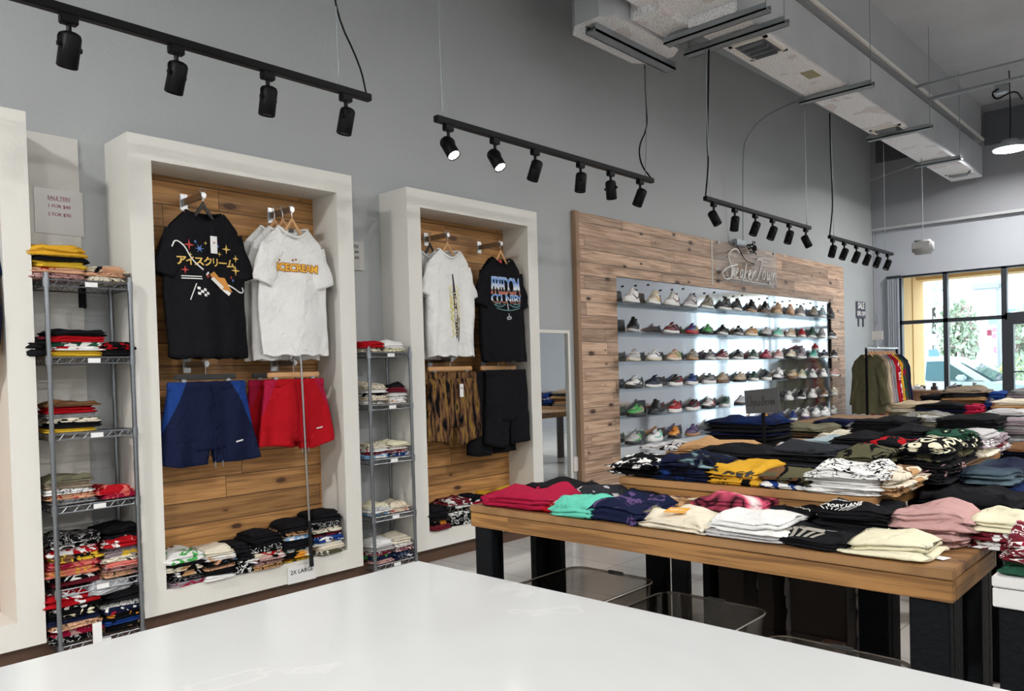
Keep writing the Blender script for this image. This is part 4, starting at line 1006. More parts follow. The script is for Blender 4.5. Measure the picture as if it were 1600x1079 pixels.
# ================================================================== wire racks and their piles
def wire_rack(y0, y1, x0, x1, ztop, shelves, label, feet=.02):
    t = thing('wire_rack', label, 'rack', ((x0 + x1) / 2, (y0 + y1) / 2, 0)); w = (y1 - y0) / 2; d = (x1 - x0) / 2
    for sx in (-1, 1):
        for sy in (-1, 1):
            b = B(); cyl(b, (sx * d, sy * w, feet), .0105, ztop - feet, 14)
            for k in range(int((ztop - feet) / .025)):
                z = feet + .012 + k * .025; tube(b, [(sx * d + .0107 * math.cos(a), sy * w + .0107 * math.sin(a), z) for a in [2 * PI * i / 10 for i in range(10)]], .0008, 4, closed=True)
            obj('post', b, M_wire, t)
    for z in shelves:
        b = B()
        for sx in (-1, 1):
            for dz in (0, -.028): tube(b, [(sx * d, -w, z + dz), (sx * d, w, z + dz)], .0035, 6)
            n = 14; tube(b, [(sx * d, -w + 2 * w * i / n, z - (.028 if i % 2 else 0)) for i in range(n + 1)], .0022, 5)
        for sy in (-1, 1):
            for dz in (0, -.028): tube(b, [(-d, sy * w, z + dz), (d, sy * w, z + dz)], .0035, 6)
            n = 10; tube(b, [(-d + 2 * d * i / n, sy * w, z - (.028 if i % 2 else 0)) for i in range(n + 1)], .0022, 5)
        for i in range(1, 13): tube(b, [(-d, -w + 2 * w * i / 13, z), (d, -w + 2 * w * i / 13, z)], .0016, 5)
        for sx in (-1, 1):
            for sy in (-1, 1): cyl(b, (sx * d, sy * w, z - .035), .0145, .042, 12)
        s = obj('shelf', b, M_wire, t)
        b = B(); box(b, (d + .004, -.02, z - .026), (d + .006, .035, z - .004)); obj('shelf_label', b, M_paper, s)
    return t
wire_rack(1.20, 1.565, -4.205, -3.965, 1.785, [1.755, 1.40, 1.05, .715, .335, .075], 'taller chrome wire rack between the two nearest displays')
wire_rack(2.99, 3.32, -4.215, -3.975, 1.46, [1.42, 1.09, .75, .39, .085], 'shorter chrome wire rack between the two full displays')
RZ = PI / 2
SH1 = ['top', 'second', 'third', 'fourth', 'fifth', 'lowest']
def rp(specs, y, z, h, where, w=.19, d=.21, x=-4.085, group=None, **k):
    return pile(specs, x, y, z + .004, w, d, h, where, rz=RZ, group=group, cat='folded tee', name='folded_tee', **k)
rp(['pink/line/black/peach', 'peach/print/red', 'yel', 'offblack', 'must'], 1.275, 1.757, [.028, .026, .030, .020, .042], 'the left pile on top of the taller wire rack', w=.25)
rp(['cream/line/black/tan', 'peach/line/brown', 'cream/print/black/peach'], 1.48, 1.757, [.024, .022, .026], 'the right pile on top of the taller wire rack', w=.19)
rp(['yel', 'white/print/red/green', 'dgreen/print/white', 'red', 'black'], 1.33, 1.402, [.026, .020, .020, .030, .022], 'the left pile, second shelf, taller wire rack', w=.25, lean=.004)
rp(['black', 'black/print/red'], 1.50, 1.402, [.030, .028], 'the right pile on the second shelf of the taller wire rack', w=.17)
rp(['offblack', 'offblack/print/maroon'], 1.17, 1.402, [.05, .04], 'outer left pile, second shelf, taller rack', w=.10)
rp(['yel', 'black', 'cream/print/black', 'grey', 'red', 'brown'], 1.305, 1.052, [.018, .024, .020, .024, .034, .016], 'the pile on the third shelf of the taller wire rack', w=.23)
rp(['grey/line/black', 'peach/line/red/tan', 'white/line/black', 'taupe', 'olive2'], 1.285, .717, [.02, .028, .022, .032, .018], 'the left pile on the fourth shelf of the taller wire rack', w=.22)
rp(['crim/print/coral', 'red/print/coral'], 1.49, .717, [.022, .022], 'the right pile on the fourth shelf of the taller wire rack', w=.19)
rp(['maroon', 'black/print/white/grey', 'coral/line/yel', 'coral/print/crim', 'yel/print/black/brown', 'red/print/white/black', 'black/print/white', 'black/line/lgrey'], 1.285, .337, [.022, .026, .036, .030, .026, .040, .022, .032], 'the left pile on the fifth shelf of the taller wire rack', w=.23)
rp(['peach/line/black/pink', 'pink/line/maroon/tan', 'coral/print/pink', 'cream/line/black/green', 'mauve/print/yel/black', 'mauve/line/black', 'red/print/white/black', 'black', 'black/print/offblack'], 1.49, .337, [.028, .024, .022, .024, .022, .024, .040, .030, .024], 'the right pile on the fifth shelf of the taller wire rack', w=.18)
rp(['black/line/white', 'crim/print/pink/black', 'peach/line/black/white', 'navy', 'black/print/lyel', 'black/print/white', 'red/print/white'], 1.285, .077, [.026, .040, .026, .026, .03, .024, .05], 'the left pile, lowest shelf, taller wire rack', w=.23)
rp(['black/print/tan', 'blue/print/black/skyb', 'black/print/orange', 'navy/print/white/crim', 'white/line/black', 'black'], 1.49, .077, [.030, .028, .026, .026, .030, .050], 'the right pile on the lowest shelf of the taller wire rack', w=.19)
fold('plastic_bag_tee', .22, .19, .034, mat('silver_plastic_wrap', (.50, .51, .54), .25, .1, bump=.5, bscale=25), (-4.07, 1.43, .272), RZ + .2, 'tee in shiny silver plastic lying across the lowest shelf piles of the taller rack', 'bagged tee', messy=2)
b = B(); box(b, (-3.955, 1.335, .045), (-3.95, 1.375, .155)); tag(obj('size_tag', b, M_paper), 'white size tag hanging at the foot of the taller wire rack', 'tag')
rp(['cream/line/black', 'red'], 3.05, 1.422, [.026, .034], 'the left pile on top of the shorter wire rack', w=.15)
rp(['lyel/line/dgreen', 'white'], 3.22, 1.422, [.026, .030], 'the right pile on top of the shorter wire rack', w=.17)
rp(['white/line/black', 'cream/line/brown', 'black/print/white', 'white', 'cream/line/olive'], 3.06, 1.092, [.026, .026, .022, .022, .026], 'the left pile on the second shelf of the shorter wire rack', w=.16)
rp(['white/line/tan/black', 'white/line/black', 'white', 'maroon', 'black'], 3.23, 1.092, [.024, .024, .022, .026, .020], 'the right pile on the second shelf of the shorter wire rack', w=.17)
rp(['skyb/print/white', 'maroon/line/white', 'white/print/crim', 'cream/line/black'], 3.07, .752, [.022, .022, .022, .020], 'the left pile on the third shelf of the shorter wire rack', w=.17)
rp(['blue/print/white', 'maroon/line/white', 'white/line/pink', 'lyel'], 3.23, .752, [.022, .022, .022, .018], 'the right pile on the third shelf of the shorter wire rack', w=.17)
rp(['skyb/print/white/grey', 'white/line/black', 'lyel'], 3.07, .392, [.018, .028, .008], 'the left pile on the fourth shelf of the shorter wire rack', w=.17)
rp(['cream/line/red', 'cream/line/tan'], 3.235, .392, [.024, .026], 'the right pile on the fourth shelf of the shorter wire rack', w=.17)
rp(['pink/print/maroon', 'navy/print/green/black', 'maroon/line/white', 'lgrey', 'white'], 3.07, .087, [.026, .028, .024, .028, .03], 'the left pile on the lowest shelf of the shorter wire rack', w=.17)
rp(['navy/line/white', 'navy/line/skyb/maroon', 'maroon/line/white', 'white/line/brown', 'cream'], 3.235, .087, [.026, .028, .026, .026, .03], 'the right pile, lowest shelf, shorter wire rack', w=.17)
# bins of the two displays
ZB = .222; XA = -4.105
def ap(specs, y, h, where, w=.24, d=.24, **k): return pile(specs, XA, y, ZB, w, d, h, where, rz=RZ, cat='folded tee', name='folded_tee', **k)
ap(['mauve/print/crim/black', 'black/line/grey', 'black/print/white/tan', 'cream/print/black/tan', 'black', 'white/print/green/brown'], 1.815, [.026, .026, .028, .026, .018, .045], 'the first pile from the left in the nearest full display', w=.21)
ap(['white', 'black', 'peach/line/brown', 'black/print/peach/skyb', 'white/print/peach/skyb', 'cream'], 2.00, [.020, .030, .026, .024, .026, .028], 'the second pile from the left in the nearest full display', w=.19)
ap(['black/line/white', 'black/print/white', 'black', 'offblack'], 2.135, [.035, .035, .040, .045], 'the black pile left of the middle in the nearest full display', w=.12)
ap(['tan/line/black', 'pink/line/black', 'pink/print/white/black', 'cream/print/red', 'black/line/white', 'black', 'black'], 2.275, [.022, .024, .022, .020, .034, .032, .034], 'the pink based pile in the middle of the nearest full display', w=.20)
ap(['yel/line/black/orange', 'orange/print/cream/black', 'dgreen/print/white', 'black', 'black', 'skyb/print/white', 'black/print/tan', 'black'], 2.47, [.026, .028, .024, .026, .022, .024, .03, .034], 'the orange based pile under the reach pole', w=.19)
ap(['olive/print/white/dgreen', 'cream', 'white', 'blue/print/white/brown', 'maroon/print/black', 'cream/print/olive', 'black/line/white', 'black'], 2.68, [.028, .030, .018, .036, .022, .026, .040, .040], 'the pile at the right end of the nearest full display', w=.21)
ap(['maroon/print/black', 'black/print/orange/tan', 'black', 'black', 'black'], 3.56, [.028, .034, .026, .03, .028], 'the black pile at the left end of the far display', w=.19)
ap(['black/floral/white', 'black/line/white', 'black/floral/white/green', 'white/floral/black', 'black/line/cream', 'white/print/black', 'maroon/print/white'], 3.76, [.024, .026, .024, .024, .026, .024, .024], 'the patterned pile in the far display', w=.20)
ap(['black/line/white', 'green/print/black/white', 'black/line/white', 'white/line/black/tan', 'white/print/pink', 'crim', 'black/print/navy/white'], 3.96, [.024, .026, .024, .024, .022, .024, .022], 'the pile topped with navy print in the far display', w=.19)
ap(['black/line/white', 'black/print/white', 'black', 'maroon/print/white', 'black/print/yel', 'must'], 4.17, [.026, .026, .028, .028, .028, .028], 'the mustard topped pile in the far display', w=.20)
ap(['black', 'black/print/white', 'black', 'brown', 'must/print/black', 'yel'], 4.38, [.026, .026, .028, .028, .028, .026], 'the yellow topped pile at the right end of the far display', w=.20)

# ================================================================== tall mirror, plank wall and sneakers
t = thing('standing_mirror', 'tall narrow white framed mirror on the wall left of the plank wall', 'mirror', (-4.27, 5.09, .12))
b = B(); y0, y1, z1 = -.235, .235, 1.50
box(b, (-.012, y0, 0), (.030, y0 + .028, z1)); box(b, (-.012, y1 - .028, 0), (.030, y1, z1)); box(b, (-.012, y0 + .028, z1 - .028), (.030, y1 - .028, z1)); box(b, (-.012, y0 + .028, 0), (.030, y1 - .028, .028)); box(b, (-.012, y0, 0), (.004, y1, z1)); obj('frame', b, M_white, t)
b = B(); box(b, (.005, y0 + .028, .028), (.010, y1 - .028, z1 - .028)); obj('mirror_glass', b, M_mirror, t)

t = thing('plank_wall', 'large pale pine plank wall panel framing the mirrored sneaker display', 'wall panel', (-4.25, 8.6, 0))
Y0, Y1 = 5.44 - 8.6, 11.745 - 8.6; ya, yb = 6.05 - 8.6, 11.25 - 8.6
b = B(); box(b, (-.038, Y0 + .05, 0), (.0, ya, 2.66)); box(b, (-.038, yb, 0), (.0, Y1, 2.66)); box(b, (-.038, ya, 2.135), (.0, yb, 2.66)); box(b, (-.038, ya, 0), (.0, yb, .30)); obj('planks', b, M_wood_pan, t)
b = B(); box(b, (-.038, Y0, 0), (.012, Y0 + .05, 2.665), .003); obj('edge_board', b, mat('edge_pine', (.30, .185, .11), .5, var=.2), t)
b = B(); box(b, (-.001, 7.84 - 8.6, 2.17), (.006, 7.868 - 8.6, 2.655)); obj('joint_strip', b, M_whitestrip, t)
def mk_wavymirror():
    m, nt, bb, N, L = nm('acrylic_mirror'); bb.inputs['Base Color'].default_value = (.80, .83, .86, 1); bb.inputs['Metallic'].default_value = .93; bb.inputs['Roughness'].default_value = .09
    tc = N.new('ShaderNodeTexCoord'); mp = N.new('ShaderNodeMapping'); mp.inputs['Scale'].default_value = (1, 3.0, 1.0); L.new(tc.outputs['Object'], mp.inputs['Vector'])
    n = N.new('ShaderNodeTexNoise'); n.inputs['Scale'].default_value = 1.1; n.inputs['Detail'].default_value = 1; L.new(mp.outputs[0], n.inputs['Vector'])
    bp = N.new('ShaderNodeBump'); bp.inputs['Strength'].default_value = .10; bp.inputs['Distance'].default_value = .03; L.new(n.outputs['Fac'], bp.inputs['Height']); L.new(bp.outputs['Normal'], bb.inputs['Normal']); return m
b = B(); box(b, (-.034, ya, .30), (-.020, yb, 2.135)); mr = obj('mirror_panel', b, mk_wavymirror(), t)
b = B()
for i in range(24): cyl(b, (-.020, ya + .12 + i * .22, 2.05 + .02 * ((i * 7) % 3)), .009, .012, 10, (1, 0, 0))
obj('standoff_screws', b, M_black, mr)
b = B(); box(b, (-.018, yb - .05, 1.2), (.002, yb - .03, 2.12)); obj('edge_clip', b, M_blackm, mr)
SHX = -4.155
ROWZ = [1.884, 1.612, 1.345, 1.092, .830, .575]
RN = ['top', 'second', 'third', 'fourth', 'fifth', 'lowest']
for i, z in enumerate(ROWZ):
    b = B(); a0 = atx(972, 560, -4.15).y; box(b, (-.020, a0 - .05 - 8.6, z - .007), (.175, 11.30 - 8.6, z), .002); box(b, (-.020, a0 - .05 - 8.6, z - .035), (-.014, 11.30 - 8.6, z - .007))
    obj('clear_shelf', b, M_acryl, t)

def shoe_parts(st):
    """length 1 along X (toe at +X), width .36; returns meshes"""
    P = {}
    high = st == 'high'; chunk = st == 'chunky'
    N = 26
    def wid(u): return .165 * (math.sin(PI * min(1, max(0, u * .90 + .10)) ** .62) ** .5 if u < .999 else 0) * (1 if u > .5 else .86 + .28 * u)
    xs = [i / N for i in range(N + 1)]
    sh = .115 if chunk else .085
    b = B(); rings = []
    for u in xs:
        w = max(.012, .175 * (max(0, 1 - abs(2 * u - 1) ** 3.6)) ** .5 * (.82 + .22 * math.sin(PI * (u * .7 + .18)))); x = u - .5
        lift = .045 * max(0, (u - .72) / .28) ** 2 + .015 * max(0, (.12 - u) / .12) ** 2
        k = sh * (1.12 if u < .4 else 1.0)
        rings.append([(x, w * .92, lift), (x, w * 1.02, lift + .3 * k), (x, w * .97, lift + k * .75), (x, w * .9, k + lift * .7), (x, -w * .9, k + lift * .7), (x, -w * .97, lift + k * .75), (x, -w * 1.02, lift + .3 * k), (x, -w * .92, lift)])
    loft(b, rings); P['sole'] = b
    ank = .43 if high else .32
    def top(u):
        if u < .40: return ank - (.06 * math.sin(u / .40 * PI) if not high else .02 * math.sin(u / .4 * PI)) + (.02 if u < .08 else 0)
        if u < .72: s = (u - .40) / .32; return ank + (.225 - ank) * s ** .9
        s = (u - .72) / .28; return .225 - .075 * s ** 2.2
    b = B(); rings = []
    for u in [.02 + .955 * i / N for i in range(N + 1)]:
        w = max(.02, .160 * (max(0, 1 - abs(2 * u - 1) ** 3.6)) ** .5 * (.82 + .22 * math.sin(PI * (u * .7 + .18)))); t_ = top(u); x = u - .5 - .0
        lean = .02 * (t_ - .1) * (1 if u < .3 else 0)
        tw = w * (.72 if u < .4 else .78); z0 = sh * .85
        pts = []
        for k in range(15):
            a = PI * k / 14; c, s = math.cos(a), math.sin(a)
            yy = w * (1 - s * (1 - tw / w)) * (1 if c > 0 else -1) * abs(c) ** .45; zz = z0 + (t_ - z0) * s ** .75
            pts.append((x + lean, yy, zz))
        rings.append(pts)
    loft(b, rings); P['upper'] = b
    b = B(); loft(b, [[(-.285 + .165 * k * math.cos(a), .078 * k * math.sin(a), top(.2) + .012 + .035 * math.cos(a) * 0 + dz) for a in [2 * PI * i / 20 for i in range(20)]] for k, dz in ((1.15, -.03), (1.12, .012), (.95, .014), (.85, -.02))]); P['collar'] = b
    b = B(); rings = []
    for k in range(6):
        s = k / 5; x = -.12 + .26 * s - .0; z = ank + .055 - (ank + .055 - .245) * s ** .9
        rings.append([(x + .012 * math.sin(a), (.062 - .01 * s) * math.cos(a), z + .012 * math.sin(a)) for a in [2 * PI * i / 12 for i in range(12)]])
    loft(b, rings); P['tongue'] = b
    b = B()
    for k in range(5):
        u = .46 + .058 * k; z = top(u) + .012; x = u - .5
        tube(b, [(x, -.062, z - .015), (x + .01, -.03, z + .006), (x, .03, z + .006), (x + .01, .062, z - .015)], .009, 5)
    P['laces'] = b
    b = B()
    for s in (-1, 1):
        if st == 'low' or high:
            path = [(-.36, .27), (-.20, .15), (-.02, .145), (.16, .26)]
        else: path = [(-.40, .24), (-.22, .20), (-.05, .13), (.10, .14), (.30, .16)]
        pp = []
        for x, z in [(q.x, q.z) for q in smoothpts([(x, 0, z) for x, z in path], 2)]:
            u = x + .5; w = .160 * (max(0, 1 - abs(2 * u - 1) ** 3.6)) ** .5 * (.82 + .22 * math.sin(PI * (u * .7 + .18)))
            k = min(1, max(0, (z - sh) / max(.01, top(u) - sh))); pp.append((x, s * (w * (1 - .28 * k) + .004), z))
        tube(b, pp, [.005 + .016 * math.sin(PI * min(1, (i + .5) / len(pp))) for i in range(len(pp))], 6)
    P['side_stripe'] = b
    b = B(); rings = []
    for k in range(5):
        u = .03 + .10 * k / 4; w = .168 * (max(0, 1 - abs(2 * u - 1) ** 3.6)) ** .5 * (.86)
        rings.append([(u - .5 - .008, w * 1.04 * math.copysign(abs(math.cos(a)) ** .5, math.cos(a)), sh + .02 + .15 * math.sin(a) ** .8 if a > 0 else sh + .02) for a in [PI * i / 12 for i in range(13)]])
    loft(b, rings); P['heel_panel'] = b
    out = {}
    for k, bm in P.items():
        bmesh.ops.recalc_face_normals(bm, faces=bm.faces); me = bpy.data.meshes.new(k); bm.to_mesh(me); bm.free()
        me.polygons.foreach_set('use_smooth', [k not in ('sole',)] * len(me.polygons)); me.materials.append(None); out[k] = me
    return out
SHOE = {s: shoe_parts(s) for s in ('low', 'high', 'chunky')}
def leather(c): 
    c = C_[c] if isinstance(c, str) else c
    return mat('leather_%.2f_%.2f_%.2f' % c, c, .5, bump=.1, bscale=200)
C_['gum'] = (.40, .20, .07)
def sneaker(loc, rz, spec, st, label, L=.285, group=None, parts=None):
    up, sole, strp, lace = (spec.split('/') + ['white', 'black', 'white'])[:4] if spec.count('/') < 3 else spec.split('/')
    t = thing('sneaker', label, 'sneaker', loc, rz, group)
    cm = dict(sole=sole, upper=up, collar=strp, tongue=up, laces=lace, side_stripe=strp, heel_panel=strp)
    for k, me in SHOE[st].items():
        o = bpy.data.objects.new(k, me); COL.objects.link(o); o.parent = t; o.scale = (L, L, L)
        o.material_slots[0].link = 'OBJECT'; o.material_slots[0].material = leather(cm[k])
    return t
SN = [
 [(986, 'white/white/black/white', 'high'), (1021, 'cream/white/must/cream', 'high'), (1049, 'white/white/maroon/white', 'high'), (1078, 'lgrey/white/char/white', 'high'), (1104, 'olive2/white/lgrey/white', 'high'), (1132, 'char/white/offblack/lgrey', 'high'), (1151, 'char/white/dgreen/grey', 'high'), (1173, 'black/tan/black/black', 'high'), (1194, 'offblack/brown/white/black', 'high'), (1214, 'tan/beige/taupe/white', 'high'), (1234, 'peach/tan/beige/white', 'high'), (1250, 'grey/white/mauve/white', 'high'), (1270, 'olive2/black/lgrey/cream', 'high'), (1284, 'lblue/white/char/white', 'high'), (1297, 'char/black/dgreen/char', 'high')],
 [(988, 'black/lgrey/black/black', 'high'), (1048, 'maroon/white/black/cream', 'low'), (1080, 'blue/red/yel/red', 'chunky'), (1105, 'green/black/grey/lgrey', 'low'), (1128, 'black/white/black/black', 'low'), (1153, 'black/lgrey/black/white', 'low'), (1173, 'tan/cream/orange/white', 'low'), (1196, 'lgrey/black/white/white', 'low'), (1215, 'mint/white/lgrey/white', 'low'), (1234, 'beige/white/tan/white', 'low'), (1252, 'red/white/crim/red', 'low'), (1268, 'dgreen/white/black/dgreen', 'high'), (1283, 'grey/white/pink/white', 'high'), (1299, 'char/white/brown/white', 'low')],
 [(989, 'lgrey/cream/white/white', 'low'), (1021, 'white/cream/navy/white', 'low'), (1052, 'peach/cream/green/white', 'low'), (1081, 'taupe/tan/white/white', 'low'), (1109, 'grey/white/purple/white', 'low'), (1127, 'maroon/white/white/black', 'low'), (1152, 'black/white/white/black', 'low'), (1176, 'dgreen/white/white/olive', 'low'), (1196, 'crim/maroon/white/maroon', 'low'), (1215, 'pink/white/white/coral', 'low'), (1235, 'cream/black/tan/white', 'low'), (1251, 'mauve/white/char/char', 'high'), (1270, 'mint/white/lgrey/mint', 'low'), (1287, 'navy/white/char/white', 'low'), (1302, 'black/white/maroon/black', 'low')],
 [(989, 'white/black/navy/black', 'chunky'), (1020, 'navy/white/char/navy', 'low'), (1054, 'black/white/red/brown', 'chunky'), (1080, 'blue/white/char/navy', 'chunky'), (1107, 'grey/white/char/black', 'chunky'), (1128, 'beige/brown/taupe/cream', 'chunky'), (1155, 'beige/black/cream/cream', 'low'), (1177, 'dgreen/white/black/dgreen', 'chunky'), (1197, 'char/white/brown/black', 'chunky'), (1215, 'white/black/black/black', 'high'), (1237, 'beige/brown/must/tan', 'chunky'), (1252, 'lyel/white/green/lyel', 'low'), (1269, 'white/white/black/black', 'low'), (1286, 'white/white/navy/purple', 'low'), (1303, 'pink/white/peach/cream', 'low')],
 [(992, 'green/black/pink/white', 'chunky'), (1022, 'black/offblack/black/black', 'high'), (1053, 'red/white/crim/white', 'chunky'), (1081, 'black/white/crim/red', 'chunky'), (1106, 'white/black/crim/pink', 'chunky'), (1132, 'dgreen/white/white/black', 'chunky'), (1156, 'lgrey/black/white/white', 'chunky'), (1232, 'white/white/char/grey', 'low'), (1251, 'black/white/white/black', 'low'), (1269, 'white/white/brown/white', 'low'), (1287, 'brown/white/white/black', 'low'), (1303, 'cream/white/white/cream', 'chunky')],
 [(989, 'lgrey/black/green/white', 'chunky'), (1022, 'white/white/mint/black', 'chunky'), (1053, 'orange/black/navy/red', 'chunky'), (1081, 'purple/gum/navy/blue', 'low'), (1130, 'white/lgrey/navy/white', 'low'), (1158, 'white/lgrey/grey/white', 'chunky'), (1180, 'white/black/lgrey/white', 'chunky'), (1197, 'orange/white/red/orange', 'low'), (1218, 'blue/white/navy/blue', 'low'), (1239, 'blue/white/purple/blue', 'low'), (1258, 'white/purple/pink/white', 'low'), (1275, 'white/lgrey/grey/white', 'chunky'), (1289, 'white/white/lgrey/black', 'chunky'), (1302, 'white/lgrey/green/olive', 'chunky')]]
EXTRA_ORD = ['leftmost', 'second', 'third', 'fourth', 'fifth', 'sixth', 'seventh', 'eighth', 'ninth', 'tenth', 'eleventh', 'twelfth', 'thirteenth', 'fourteenth', 'fifteenth']
for r_, row in enumerate(SN):
    for i, (px, spec, st) in enumerate(row):
        p = atx(px, [490, 520, 555, 595, 640, 685][r_], SHX)
        c = spec.split('/'); kind = {'low': 'low-top', 'high': 'high-top', 'chunky': 'chunky'}[st]
        lab = '%s %s sneaker with %s trim, %s on %s clear shelf' % (wd(c[0]), kind, wd(c[2]), 'leftmost' if i == 0 else ('rightmost' if i == len(row) - 1 else EXTRA_ORD[i] + ' from left'), RN[r_])
        sneaker((SHX + .005, p.y, ROWZ[r_]), R(-90) + R(14 + rnd.uniform(-8, 8)), spec, st, lab, .30, 'sneakers on the %s clear shelf' % RN[r_])
p = atx(1270, 540, SHX)
sneaker((SHX + .02, p.y + .03, ROWZ[2] + .105), R(-60), 'red/white/crim/red', 'low', 'bright red sneaker standing on top of the mint one on the third shelf', .24)

# neon sign on its clear backing
t = thing('neon_sign', 'unlit script neon sign on clear backing over the mirrored display', 'sign', (-4.215, 7.86, 2.21))
SY = 1.55; SZ = .44
b = B(); box(b, (0, 0, 0), (.006, SY, SZ)); obj('clear_backing', b, M_acryl, t)
ST = {'S': [[(.95, .88), (.8, 1.0), (.5, .98), (.25, .75), (.45, .5), (.75, .3), (.6, .02), (.2, .0), (.02, .15), (.15, .3), (.5, .42), (.9, .5)]],
      'n': [[(0, .45), (.1, .1), (.0, 0), (.2, .42), (.45, .48), (.42, .1), (.6, .02)]], 'e': [[(0, .2), (.35, .32), (.3, .48), (.1, .45), (.02, .2), (.15, .0), (.45, .08)]],
      'a': [[(.4, .42), (.15, .45), (.02, .2), (.15, 0), (.35, .2), (.42, .45), (.36, .1), (.55, .02)]], 'k': [[(.05, 0), (.25, .8), (.15, .6), (.02, .02)], [(.42, .42), (.08, .2), (.45, .0)]],
      'r': [[(0, .45), (.02, 0), (.12, .38), (.4, .46)]], 'T': [[(-.1, .95), (.3, 1.0), (1.2, .88)], [(.62, .94), (.35, .1), (.1, -.1), (-.1, .02)]],
      'o': [[(.3, .45), (.05, .4), (.02, .08), (.25, .0), (.4, .2), (.3, .45)]], 'w': [[(0, .45), (.05, .02), (.25, .05), (.3, .42), (.35, .05), (.55, .05), (.6, .45)]],
      'C': [[(.7, .85), (.45, 1.0), (.12, .75), (.05, .3), (.3, .0), (.7, .12)]], 'h': [[(.05, 1), (.05, 0)], [(.05, .4), (.3, .5), (.38, .3), (.38, 0)]], 'y': [[(0, .5), (.2, .08)], [(.42, .5), (.1, -.35)]],
      's': [[(.4, .45), (.1, .45), (.08, .28), (.38, .18), (.3, 0), (.0, .04)]], 'D': [[(.08, 0), (.08, 1.0), (.5, .85), (.62, .45), (.45, .05), (.08, 0)]], 'i': [[(.08, .5), (.08, 0)]], 'm': [[(.02, 0), (.05, .5), (.22, .45), (.25, 0), (.28, .42), (.46, .45), (.5, 0)]],
      '_': []}
def script(bm, word, x0, z0, w, h, r, plane='Y', off=.012, slant=.18, adv=None, sm=2, drop=0):
    tot = sum((adv or {}).get(c, .55) for c in word); x = 0
    for c in word:
        for s in ST[c]:
            pts = []
            for a, z in s:
                u = x0 + (x + a * .9) / tot * w + slant * z * h; v = z0 + z * h + drop * (x + a) / tot
                pts.append((off, u, v) if plane == 'Y' else (u, off, v))
            tube(bm, smoothpts(pts, sm), r, 6)
        x += (adv or {}).get(c, .55)
M_neon = mat('white_neon_tube', (.80, .78, .76), .2, spec=.7)
b = B(); script(b, 'S', .10, .03, .42, .36, .010, adv={'S': 1.0}, slant=.3)
script(b, 'neaker', .33, .05, .62, .26, .008, slant=.25); script(b, 'Town', .95, .08, .56, .24, .008, adv={'T': .75, 'w': .7}, slant=.25)
tube(b, [(.012, .30, .045), (.012, 1.42, .035)], .006, 6); tube(b, [(.012, .92, .33), (.012, 1.5, .36)], .006, 6)
obj('glass_tubing', b, M_neon, t, smooth=True)
b = B()
for y, z in ((.25, .05), (.60, .05), (.80, .05), (1.3, .05), (1.0, .33), (.05, .42), (1.45, .42)): cyl(b, (.004, y, z), .016, .02, 10, (1, 0, 0))
obj('standoff', b, M_chrome, t)
t2 = thing('sign_transformer', 'small box with tangled cables on top of the plank wall above the neon sign', 'transformer', (-4.215, 8.42, 2.66))
b = B(); box(b, (-.03, -.12, -.02), (.04, .16, .05), .01); obj('case', b, M_galv, t2)
b = B(); q = random.Random(5)
for k in range(5): tube(b, smoothpts([(.04, .12 + .02 * k, 0)] + [(.05 + .02 * q.random(), .12 + .22 * q.random(), -.10 + .16 * q.random()) for _ in range(5)], 2), .006, 5)
tube(b, smoothpts([(.0, -.14, .0), (.02, -.05, -.03), (.02, .1, -.18), (.02, .35, -.20)]), .005, 5)
obj('cables', b, M_black, t2)
p = atx(1252, 152, -3.1)
cable('sign_cable', [(-4.20, 8.50, 2.70), (-4.17, 8.46, 3.0), (-4.15, 8.45, 3.75), (-4.12, 8.5, 3.88), (-3.8, 8.2, 3.96), (-3.12, 7.75, 3.90)], .008, M_galv, 'grey cable rising from the neon sign and curving over to the long duct')

# SALE sign on the wall near the corner
t = thing('sale_sign', 'small black SALE 50% OFF sign on the wall left of the garment rack', 'sign', (-4.285, 12.52, 2.08))
b = B(); box(b, (0, -.19, -.13), (.01, .19, .12)); obj('board', b, mat('dark_sign', (.05, .05, .08), .6), t)
text('SALE', .13, M_whiteink, t, (.012, 0, .055), FACE_X, offset=.003); text('50% OFF', .095, M_whiteink, t, (.012, 0, -.065), FACE_X, offset=.002)
for y in (-.1, .1):
    b = B(); box(b, (0, y - .02, -.26), (.008, y + .02, -.13)); obj('tab', b, mat('dark_sign', (.05, .05, .08)), t)

# ================================================================== tables
def proj(p):
    v = MA @ (Vector(p) - CAMP); return CXP + FPX * v.x / v.z, CYP + FPX * v.y / v.z
def colx(px, y, z):
    """X of the point on the line (y, z) that lies in the photograph's column px"""
    X = -1.0
    for _ in range(12): X = aty(px, proj((X, y, z))[1], y).x
    return X
def table(x0, x1, y0, y1, zt, ap, label, legs=True, m=None, lm=None, top=None, inset=(.0, .0), leg_y=None, name='display_table', mid=False):
    t = thing(name, label, 'table', ((x0 + x1) / 2, (y0 + y1) / 2, 0)); w, d = (x1 - x0) / 2, (y1 - y0) / 2
    b = B(); box(b, (-w, -d, zt - .026), (w, d, zt), .0025); obj('tabletop', b, top or M_pine_top, t)
    za = zt - ap
    for s in (-1, 1):
        b = B(); box(b, (-w + .001, s * (d - .002), za), (w - .001, s * (d - .03), zt - .029), .002); obj('apron', b, m or M_pine_ap, t)
        b = B(); box(b, (s * (w - .001), -d + .031, za), (s * (w - .03), d - .031, zt - .029), .002); obj('apron', b, m or M_pine_apy, t)
    ly = leg_y or (-d + .012, d - .012)
    for sx in (-1, 1):
        for k, yy in enumerate(ly):
            sg = 1 if k == 0 else -1
            b = B(); x = sx * (w - .012)
            box(b, (x, yy, 0), (x - sx * .095, yy + sg * .038, za + .0), .003); box(b, (x, yy + sg * .039, 0), (x - sx * .038, yy + sg * .125, za + .0), .003)
            obj('leg', b, lm or M_leg, t)
    return t
